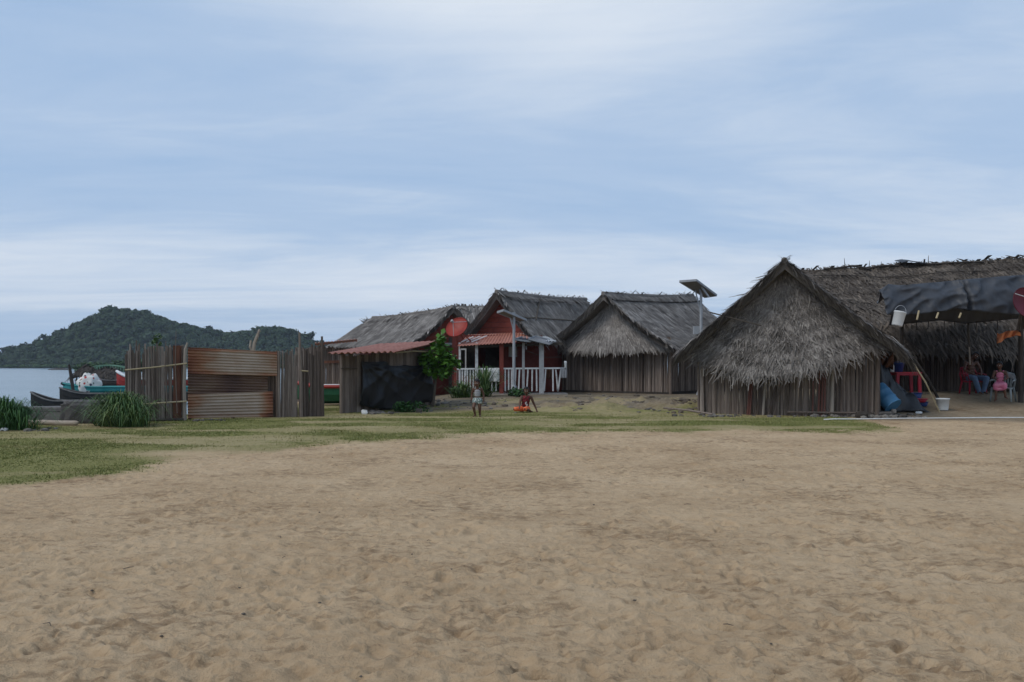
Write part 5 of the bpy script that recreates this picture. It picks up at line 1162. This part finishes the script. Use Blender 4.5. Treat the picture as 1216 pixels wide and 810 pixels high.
o = MB().tube([W(1081, 426, 24.3), W(1099, 454, 24.0), on2(1116, 23.7, -.01)], [.022, .024, .026], 7).build('leaning_pole', 'bamboo', origin=on2(1116, 23.7)); tag(o, 'thin pale bamboo pole leaning on the nearest roof edge', 'pole')
o = MB().tube([W(1084, 424, 24.6), W(1100, 447, 24.6), on2(1118, 24.9, -.01)], [.035, .04, .045], 7).build('leaning_pole', 'darkwood', origin=on2(1118, 24.9)); tag(o, 'thick dark pole leaning behind the thin bamboo pole', 'pole')
m_ = MB(); rows = [[W(lerp(1046, 1061, u / 8), lerp(415, 438, v / 8) + 1.5 * math.sin(u), 24.6 + .12 * math.sin(u * 1.2 + v)) for u in range(9)] for v in range(9)]
m_.grid(rows, .015); o = m_.build('hanging_cloth', 'browncloth', smooth=True, origin=W(1053, 426, 24.6)); tag(o, 'brown cloth hanging under the right eave of the nearest hut', 'cloth')
for px, D, sz, lab, mat in ((1048, 22.9, (.27, .16, .10), 'flat brown stone in front of the blue barrel', 'rock'), (1023, 22.7, (.16, .12, .10), 'dark stone in front of the right corner of the nearest hut', 'darkwood'), (1032, 22.9, (.12, .1, .07), 'smaller dark stone between the hut corner and the flat stone', 'darkwood')):
    p = on2(px, D); o = lump(MB(), p + Vector((0, 0, sz[2] * .6)), sz, px * .1, 3, .25, .7).build('stone', mat, smooth=True, origin=p); tag(o, lab, 'stone', 'stones beside the nearest hut')
o = MB().tube([on2(788, 24.6, .16), on2(818, 24.0, .12), on2(846, 23.3, .05)], [.03, .035, .03], 6).build('fallen_pole', 'cane', origin=on2(818, 24)); tag(o, 'pole lying at the left foot of the nearest hut', 'pole')
m_ = MB(); m_.tube([on2(684, 26.6, .04), on2(695, 26.5, .03), on2(707, 26.8, .06), on2(718, 27.3, .14), on2(726, 27.6, .2)], [.02, .028, .03, .026, .015], 7); m_.tube([on2(718, 27.3, .14), on2(722, 27.0, .16)], [.015, .006], 5)
o = m_.build('branch', 'driftwood', origin=on2(705, 26.8)); tag(o, 'pale crooked branch lying on the churned soil in front of the middle hut', 'branch')
pts = [on2(978, 21.6, .012)] + [on2(px, np.interp(px, [985, 1060, 1130, 1216, 1300], [21.5, 21.7, 22.0, 22.15, 22.2]) + .04 * math.sin(px * .06), .03) for px in range(990, 1300, 8)]
o = MB().tube(pts, .015, 7).build('rope', 'rope', origin=pts[0]); tag(o, 'white line stretched along the ground in front of the right huts', 'rope')
# debris: nobody could count it
def debris(name, label, spots, mat, smin, smax):
    rs = random.Random(3); m_ = MB()
    for px, D, sx, sy, n in spots:
        for _ in range(n):
            x = Xd(px, D) + rs.gauss(0, sx); y = D + rs.gauss(0, sy); s_ = rs.uniform(smin, smax) * rs.uniform(.5, 1.2)
            lump(m_, (x, y, G(x, y) + s_ * .25), (s_ * rs.uniform(.7, 1.5), s_, s_ * .6), rs.uniform(0, 99), 1, .4, .8, rs.uniform(0, 3))
    o = m_.build(name, mat); tag(o, label, 'debris', kind='stuff')
debris('rubble', 'loose grey stones and clods scattered before the huts and the shed', [(1040, 23.0, .5, .3, 130), (1000, 22.9, .8, .2, 60), (447, 24.6, .35, .25, 60), (545, 28.5, .9, 1.0, 70), (740, 27.2, 1.7, 1.0, 160), (800, 26.5, .5, .9, 120), (850, 23.3, .6, .2, 40), (20, 18.2, .5, .3, 20), (690, 29, 1.2, 1.2, 80), (235, 21.4, .5, .15, 20)], 'rock', .02, .085)
debris('soil_clods', 'dark overturned soil and rotten leaves in front of the middle hut', [(735, 27.4, 1.5, .9, 220), (812, 26.6, .6, .6, 260), (775, 29, 1.0, .7, 90), (690, 26.6, .7, .5, 60)], 'soil', .03, .12)
rs_ = random.Random(8); lt = MB()
for _ in range(60):
    y = 3.6 + 15 * rs_.random() ** 1.2; x = rs_.uniform(-.66, .66) * y; s_ = rs_.uniform(.005, .012)
    if y > 9 and x < -3.5: continue
    if rs_.random() < .5: lump(lt, (x, y, G(x, y) + .012), (s_ * 1.3, s_, s_ * .6), rs_.uniform(0, 99), 1, .3, .9, rs_.uniform(0, 3))
    else:
        a_ = rs_.uniform(0, 6.28); l_ = rs_.uniform(.03, .08); lt.tube([(x, y, G(x, y) + .012), (x + l_ * .5 * math.cos(a_), y + l_ * .5 * math.sin(a_), G(x, y) + .02), (x + l_ * math.cos(a_ + .4), y + l_ * math.sin(a_ + .4), G(x, y) + .014)], [.002, .003, .0015], 4)
tag(lt.build('litter', 'bark'), 'tiny twigs and bits of dry leaf strewn over the sand', 'litter', kind='stuff')
for px, D, lab in ((433, 24.2, 'white scrap lying at the left foot of the black plastic sheet'), (497, 25.0, 'dark scrap of roofing by the weed patch')):
    p = on2(px, D); o = lump(MB(), p + Vector((0, 0, .05)), (.09, .06, .07), px, 2, .4).build('scrap', 'whitecloth' if px < 450 else 'darkwood', origin=p); tag(o, lab, 'scrap')
p = on2(5, 18.0); o = lump(MB(), p + Vector((0, 0, .03)), (.07, .06, .04), 2, 2).build('stone', 'whiteplastic', origin=p); tag(o, 'white stone on the grass in front of the left edge bush', 'stone')
# washing on the porch railing
def drape(px0, px1, py0, py1, D, mat, label, over=.35):
    m_ = MB(); rows = []
    for i in range(13):
        v = i / 12; rows.append([W(lerp(px0, px1, u / 14), lerp(py0, py1, max(0, v - .25) / .75) if v > .25 else py0 + (.25 - v) * 18, D - .05 * (v > .25) + (.1 if v < .2 else 0)) + Vector((0, -.03 - .03 * math.sin(u * 1.1 + 2 * v) * v, 0)) for u in range(15)])
    m_.grid(rows, .012); o = m_.build('drying_cloth', mat, smooth=True, origin=W((px0 + px1) / 2, py0, D)); tag(o, label, 'cloth', 'washing on the porch railing')
drape(573, 593, 437.5, 453.5, 32.38, 'whitecloth', 'white cloth draped over the left half of the porch railing')
drape(666, 673, 436.5, 449, 32.38, 'greycloth', 'pale cloth hanging at the right end of the porch railing')
drape(670, 672.5, 429, 437, 32.36, 'whitecloth', 'small pale rag at the right end above the railing')
drape(649, 656, 436.9, 450, 33.2, 'browncloth', 'brown cloth hanging behind the right part of the railing')
o = MB().tube([W(623, 416, 32.4), W(634, 420, 32.4), W(650, 424.5, 32.5), W(668, 424, 33.5)], .012, 5).build('clothes_line', 'darkwood', origin=W(645, 420, 32.4)); tag(o, 'sagging clothes line between the porch posts and the middle hut', 'clothes line')

# ================================================================== chairs
def chair(name, loc, rz, mat, label, cloth=None):
    t = thing(name, loc, label, 'chair', 'plastic armchairs'); MX = Matrix.Translation(loc) @ Matrix.Rotation(rz, 4, 'Z'); q = lambda x, y, z: MX @ Vector((x, y, z))
    m_ = MB(); m_.grid([[q(lerp(-.24, .24, u / 6), lerp(-.24, .22, v / 6), .43 - .03 * math.sin(math.pi * v / 6)) for u in range(7)] for v in range(7)], .03, nrm=Vector((0, 0, 1))); m_.build('seat', mat, t, smooth=True)
    m_ = MB(); m_.tube([q(-.25, .2, .42), q(-.27, .27, .65), q(-.22, .32, .82), q(0, .35, .88), q(.22, .32, .82), q(.27, .27, .65), q(.25, .2, .42)], .028, 7)
    for x in (-.15, -.075, 0, .075, .15): m_.bar(q(x * .9, .22, .42), q(x * 1.1, .335, .86 - abs(x) * .3), .05, .015)
    m_.build('backrest', mat, t, smooth=True)
    for s in (-1, 1):
        m_ = MB(); m_.tube([q(s * .27, .27, .66), q(s * .31, 0, .64), q(s * .30, -.2, .62), q(s * .28, -.25, .45)], .026, 6); m_.build('armrest', mat, t, smooth=True)
        for y0, y1 in ((-.22, -.27), (.2, .3)): m_ = MB(); m_.tube([q(s * .24, y0, .43), q(s * .28, y1, 0)], [.034, .026], 6); m_.build('leg', mat, t, smooth=True)
    return t, q
mp_ = on2(1155.5, 27.0); chair('plastic_chair', mp_, .05, 'redplastic', 'red plastic armchair against the cane wall, man in jeans on it')
gp_ = on2(1191, 25.35); _, gq = chair('plastic_chair', gp_, -.75, 'greyplastic', 'grey plastic armchair under the awning, girl in pink dress on it')
m_ = MB(); m_.grid([[gq(lerp(-.02, .26, u / 6), .34 - .06 * (v - 3) * .5 + .02 * math.sin(u * 2), .90 - .035 * (v - 3) ** 2 * .5 - .12 * (u / 6) ** 2) for u in range(7)] for v in range(7)], .012, nrm=Vector((0, 0, 1))); o = m_.build('white_rag', 'greycloth', smooth=True, origin=gq(.1, .34, .85)); tag(o, 'pale cloth laid over the top of the grey chair back', 'rag')

# ================================================================== people
def remesh(mb, vox, sm=4):
    me = bpy.data.meshes.new('tmp'); me.from_pydata(mb.v, [], mb.f); ob = bpy.data.objects.new('tmp', me); COL.objects.link(ob)
    md = ob.modifiers.new('r', 'REMESH'); md.mode = 'VOXEL'; md.voxel_size = vox
    if sm: s = ob.modifiers.new('s', 'SMOOTH'); s.factor = .5; s.iterations = sm
    dg = bpy.context.evaluated_depsgraph_get(); me2 = bpy.data.meshes.new_from_object(ob.evaluated_get(dg)); bpy.data.objects.remove(ob)
    o = MB(); o.add([v.co.copy() for v in me2.vertices], [tuple(p.vertices) for p in me2.polygons], .5); bpy.data.meshes.remove(me2); return o
def person(loc, rz, J, S, label, clothes, hair='short', group=None):
    """J: joints in metres for a figure facing -Y; S: girth scale. One remeshed body, hair and clothes as children"""
    t = thing('person', loc, label, 'person', group); MX = Matrix.Translation(loc) @ Matrix.Rotation(rz, 4, 'Z')
    J = {k: Vector(v) for k, v in J.items()}; hd = J['head']; hr = J.get('hr', Vector((.075, .09, .105)))
    tilt = J.get('face', Vector((0, -1, 0))).normalized(); up = (hd - J['neck']).normalized(); sd = tilt.cross(up).normalized(); fw_ = up.cross(sd).normalized()
    HM = Matrix((sd, -fw_, up)).transposed()       # local x side, y back, z up
    h = lambda x, y, z: hd + HM @ Vector((x * hr.x, y * hr.y, z * hr.z))
    def torso(b, g, lo=0.0, hi=1.0):
        pv, ch, nk = J['pelvis'], J['chest'], J['neck']; ax = (J['shL'] - J['shR']).normalized(); w = (J['shL'] - J['shR']).length
        for f, rx, ry in ((0, .34, .24), (.25, .33, .235), (.5, .32, .23), (.75, .36, .25), (1, .36, .24)):
            if f < lo or f > hi: continue
            c = lerp(pv, ch, f); fr_ = Vector((-ax.y, ax.x, 0)); up_ = ax.cross(fr_).normalized(); MM = Matrix((ax, fr_, up_)).transposed()
            b.ellipsoid(c, (rx * w + g, ry * w + g, .20 * w + g), 2, MM)
    def limb(b, ks, rs, g, upto=99):
        for i in range(min(len(ks) - 1, upto)): b.capsule(J[ks[i]], J[ks[i + 1]], rs[i] * S + g, rs[i + 1] * S + g)
    b = MB(); torso(b, 0); sw = (J['shL'] - J['shR']).length
    b.capsule(J['chest'], J['neck'], .06 * S, .045 * S); b.capsule(J['neck'], hd - up * hr.z * .3, .042 * S, .045 * S)
    b.ellipsoid(hd, (hr.x, hr.y, hr.z), 3, HM); b.ellipsoid(h(0, -.35, -.5), (hr.x * .72, hr.y * .68, hr.z * .5), 2, HM)
    b.ellipsoid(h(0, -1.02, -.12), (hr.x * .2, hr.y * .2, hr.z * .16), 2, HM)
    for s in (-1, 1): b.ellipsoid(h(s * 1.02, .1, -.05), (hr.x * .14, hr.y * .26, hr.z * .26), 2, HM)
    for s in 'LR':
        b.capsule(J['chest'], J['sh' + s], .055 * S, .048 * S); limb(b, ['sh' + s, 'el' + s, 'wr' + s], [.046, .036, .025], 0)
        limb(b, ['hip' + s, 'kn' + s, 'an' + s], [.082, .055, .034], 0); b.capsule(J['pelvis'], J['hip' + s], .085 * S, .085 * S)
        a, to = J['an' + s], J['to' + s]; b.capsule(a + (a - to) * .18 + Vector((0, 0, -.01)), to, .032 * S, .022 * S)
        for q in range(5):
            dd = (to - a).normalized(); sd_ = dd.cross(Vector((0, 0, 1))).normalized(); b.capsule(to + sd_ * (q - 2) * .010 * S, to + dd * (.025 - .003 * q) * S + sd_ * (q - 2) * .012 * S, .009 * S, .007 * S, 6)
        w, d = J['wr' + s], J['ha' + s]; hdv = (d - w); hl = hdv.length; hdv.normalize(); pn = J.get('pn' + s, Vector((0, -1, 0))); sv = hdv.cross(pn).normalized(); pn = sv.cross(hdv)
        b.ellipsoid(w + hdv * hl * .45, (.030 * S, .014 * S, hl * .5), 2, Matrix((sv, pn, hdv)).transposed())
        for q, fl in enumerate((.85, 1.0, .95, .75)):
            r0 = w + hdv * hl * .8 + sv * (q - 1.5) * .015 * S; m1 = r0 + hdv * hl * .35 * fl + pn * .004; m2 = m1 + hdv * hl * .30 * fl + pn * .012 * S; b.capsule(r0, m1, .0085 * S, .008 * S, 6); b.capsule(m1, m2, .008 * S, .0065 * S, 6)
        ts = 1 if s == 'L' else -1; r0 = w + hdv * hl * .25 - sv * .02 * S * ts; b.capsule(r0, r0 + hdv * hl * .4 - sv * .022 * S * ts + pn * .008, .010 * S, .008 * S, 6)
    bo = remesh(b, .0075 * max(1, S * .9)).xf(MX).build('body', 'skin', t, smooth=True)
    ey = MB()
    for s in (-1, 1): ey.ellipsoid(h(s * .38, -.90, .06), (hr.x * .15, hr.y * .08, hr.z * .07), 2, HM)
    ey.xf(MX).build('eyes', 'eyewhite', t); m_ = MB(); m_.ellipsoid(h(0, -.985, -.50), (hr.x * .28, hr.y * .08, hr.z * .06), 2, HM); m_.xf(MX).build('mouth', 'lip', t)
    ha = MB()
    for k in range(150):
        a = random.uniform(0, 6.283); z = random.uniform(-.25 if hair != 'bun' else -.1, 1); y = math.sin(a); 
        q = Vector((math.cos(a) * math.sqrt(max(0, 1 - z * z)), y * math.sqrt(max(0, 1 - z * z)), z))
        if q.y < -.35 and q.z < .62: continue
        ha.ellipsoid(h(q.x * .98, q.y * .98, q.z * 1.0), (hr.x * .24, hr.y * .24, hr.z * .2), 1, HM)
    if hair == 'bun': ha.ellipsoid(h(0, .9, .6), (hr.x * .55, hr.y * .55, hr.z * .5), 2, HM)
    if hair == 'long': ha.capsule(h(0, .7, .2), h(0, .85, -1.2), hr.x * .8, hr.x * .6)
    remesh(ha, .009, 2).xf(MX).build('hair', 'hair', t, smooth=True)
    for nm, mat, fn in clothes:
        c = MB(); fn(c, J, S, torso, limb); remesh(c, .0085, 5).xf(MX).build(nm, mat, t, smooth=True)
    return t, MX, J
def c_vest(lo, hi, g=.012, straps=True):
    def f(c, J, S, torso, limb):
        torso(c, g, lo, hi)
        if straps:
            for s in 'LR': c.capsule(lerp(J['chest'], J['sh' + s], .62), lerp(J['neck'], J['sh' + s], .55), .040 * S, .028 * S)
    return f
def c_shorts(frac, g=.016):
    def f(c, J, S, torso, limb):
        torso(c, g, 0, .1)
        for s in 'LR': c.capsule(J['hip' + s], lerp(J['hip' + s], J['kn' + s], frac), .086 * S + g, lerp(.082, .060, frac) * S + g * 1.4); c.capsule(J['pelvis'], J['hip' + s], .088 * S + g, .088 * S + g)
    return f
def c_trousers(c, J, S, torso, limb):
    torso(c, .014, 0, .1)
    for s in 'LR': limb(c, ['hip' + s, 'kn' + s, 'an' + s], [.084, .064, .05], .012); c.capsule(J['pelvis'], J['hip' + s], .1 * S, .1 * S)
def c_tshirt(c, J, S, torso, limb):
    torso(c, .014, 0, 1)
    for s in 'LR': c.capsule(J['chest'], J['sh' + s], .062 * S, .058 * S); c.capsule(J['sh' + s], lerp(J['sh' + s], J['el' + s], .6), .058 * S, .054 * S)
def c_dress(c, J, S, torso, limb):
    torso(c, .014, 0, 1)
    for s in 'LR': c.capsule(lerp(J['chest'], J['sh' + s], .7), lerp(J['neck'], J['sh' + s], .6), .04 * S, .03 * S); c.capsule(J['hip' + s], lerp(J['hip' + s], J['kn' + s], .85), .095 * S, .10 * S); c.capsule(lerp(J['hip' + s], J['kn' + s], .85), lerp(J['kn' + s], J['an' + s], .18), .09 * S, .085 * S)
    for q in (.5, .8, 1.0): c.capsule(lerp(J['hipL'], J['knL'], q), lerp(J['hipR'], J['knR'], q), .085 * S, .085 * S)
    c.capsule(J['knL'] + Vector((.0, .0, -.10)), J['knR'] + Vector((0, .0, -.10)), .06 * S, .06 * S)

# standing toddler, mid stride
D = 23.0; loc = on2(567, D)
J = dict(pelvis=(0, 0, .47), chest=(.005, -.01, .70), neck=(.0, -.02, .80), head=(-.005, -.045, .925), hr=(.078, .092, .105), face=(-.15, -1, -.25),
         shL=(.115, -.01, .755), shR=(-.115, -.01, .755), elL=(.165, .03, .60), elR=(-.16, .02, .60), wrL=(.17, .0, .455), wrR=(-.165, -.02, .46), haL=(.17, -.015, .40), haR=(-.17, -.035, .41), pnL=(-1, 0, 0), pnR=(1, 0, 0),
         hipL=(.06, 0, .44), hipR=(-.06, 0, .44), knL=(.065, -.03, .25), knR=(-.085, -.13, .265), anL=(.065, .03, .035), anR=(-.055, -.04, .05), toL=(.085, -.07, .02), toR=(-.085, -.135, .02))
person(loc, -.12, J, .80, 'small barefoot child walking on the grass in grey vest top and patterned shorts', [('vest', 'greycloth', c_vest(.45, 1)), ('shorts', 'shortcloth', c_shorts(.22, .010))])
# child sitting on the grass, one arm propped on the ground
D = 25.0; loc = on2(622.5, D)
J = dict(pelvis=(.02, .05, .13), chest=(.06, .0, .42), neck=(.07, -.02, .52), head=(.065, -.05, .655), hr=(.08, .095, .108), face=(-.1, -1, -.1),
         shL=(.20, .01, .465), shR=(-.075, -.01, .465), elL=(.29, .03, .26), elR=(-.13, -.09, .29), wrL=(.37, .0, .07), wrR=(-.14, -.2, .17), haL=(.395, -.03, .02), haR=(-.145, -.26, .15), pnL=(0, 0, -1), pnR=(1, 0, -.5),
         hipL=(.10, .02, .11), hipR=(-.06, .02, .11), knL=(.02, -.22, .12), knR=(-.28, -.13, .11), anL=(.18, -.06, .05), anR=(-.12, .1, .06), toL=(.23, .02, .03), toR=(-.05, .16, .03))
def c_jersey(c, J, S, torso, limb): c_vest(.0, 1, .03)(c, J, S, torso, limb)
tt, MX, J_ = person(loc, 0, J, .95, 'child sitting on the grass in dark red jersey and orange shorts, leaning on one arm', [('jersey', 'darkcloth', c_jersey), ('shorts', 'orangeshorts', c_shorts(.95, .004))])
m_ = MB()      # pale print on the chest
for (x0, z0, x1, z1) in ((.035, .30, .075, .32), (.035, .30, .04, .25), (.04, .25, .085, .26), (.085, .26, .085, .21), (.085, .21, .05, .20)):
    m_.bar(MX @ Vector((x0, -.098 + .05 * (.40 - z0) * .6, z0)), MX @ Vector((x1, -.098 + .05 * (.40 - z1) * .6, z1)), .018, .02)
m_.build('jersey_print', 'whitecloth', tt)
# child behind the railing
D = 33.0; loc = Vector((Xd(599, D), D, .32))
J = dict(pelvis=(0, 0, .16), chest=(.0, -.03, .42), neck=(0, -.04, .52), head=(0, -.05, .64), hr=(.08, .095, .108), face=(.4, -1, 0),
         shL=(.13, -.03, .47), shR=(-.13, -.03, .47), elL=(.17, -.06, .3), elR=(-.17, -.06, .3), wrL=(.12, -.2, .2), wrR=(-.12, -.2, .2), haL=(.11, -.26, .18), haR=(-.11, -.26, .18),
         hipL=(.07, 0, .13), hipR=(-.07, 0, .13), knL=(.12, -.28, .22), knR=(-.12, -.28, .22), anL=(.08, -.36, .03), anR=(-.08, -.36, .03), toL=(.09, -.46, .0), toR=(-.09, -.46, .0))
person(loc, 0, J, .92, 'child in coral red shirt sitting on the porch behind the railing', [('shirt', 'redcloth', c_tshirt), ('shorts', 'darkcloth', c_shorts(.8))])
# man in the red chair
J = dict(pelvis=(0, .06, .52), chest=(0, .12, .92), neck=(0, .10, 1.08), head=(.10, .05, 1.23), hr=(.085, .105, .125), face=(-.15, -1, -.15),
         shL=(.19, .1, 1.0), shR=(-.19, .1, 1.0), elL=(.27, .02, .76), elR=(-.27, .02, .76), wrL=(.16, -.2, .66), wrR=(-.14, -.22, .64), haL=(.10, -.27, .63), haR=(-.08, -.29, .61), pnL=(0, 0, -1), pnR=(0, 0, -1),
         hipL=(.10, .02, .50), hipR=(-.10, .02, .50), knL=(.20, -.40, .50), knR=(-.19, -.40, .50), anL=(.10, -.38, .09), anR=(-.06, -.42, .09), toL=(.13, -.54, .03), toR=(-.08, -.58, .03))
person(mp_, .05, J, 1.15, 'bare chested man in blue jeans sitting in the red plastic chair', [('jeans', 'jeans', c_trousers)])
# girl on the grey chair, facing left
gl = gp_ + Vector((-.16, -.12, 0))
J = dict(pelvis=(0, .06, .53), chest=(.0, .03, .83), neck=(0, .02, .95), head=(-.01, -.01, 1.09), hr=(.078, .095, .108), face=(-.3, -1, -.1),
         shL=(.14, .03, .89), shR=(-.14, .03, .89), elL=(.2, -.03, .72), elR=(-.19, -.03, .72), wrL=(.13, -.16, .66), wrR=(-.1, -.18, .68), haL=(.09, -.22, .65), haR=(-.05, -.22, .70), pnL=(0, 0, -1), pnR=(0, 0, -1),
         hipL=(.08, .03, .51), hipR=(-.08, .03, .51), knL=(.11, -.28, .50), knR=(-.09, -.26, .48), anL=(.15, -.26, .16), anR=(-.10, -.24, .08), toL=(.19, -.36, .12), toR=(-.13, -.35, .03))
person(gl, -.55, J, .95, 'girl in pink dress sitting on the grey plastic chair under the awning', [('dress', 'pinkcloth', c_dress)], hair='bun')
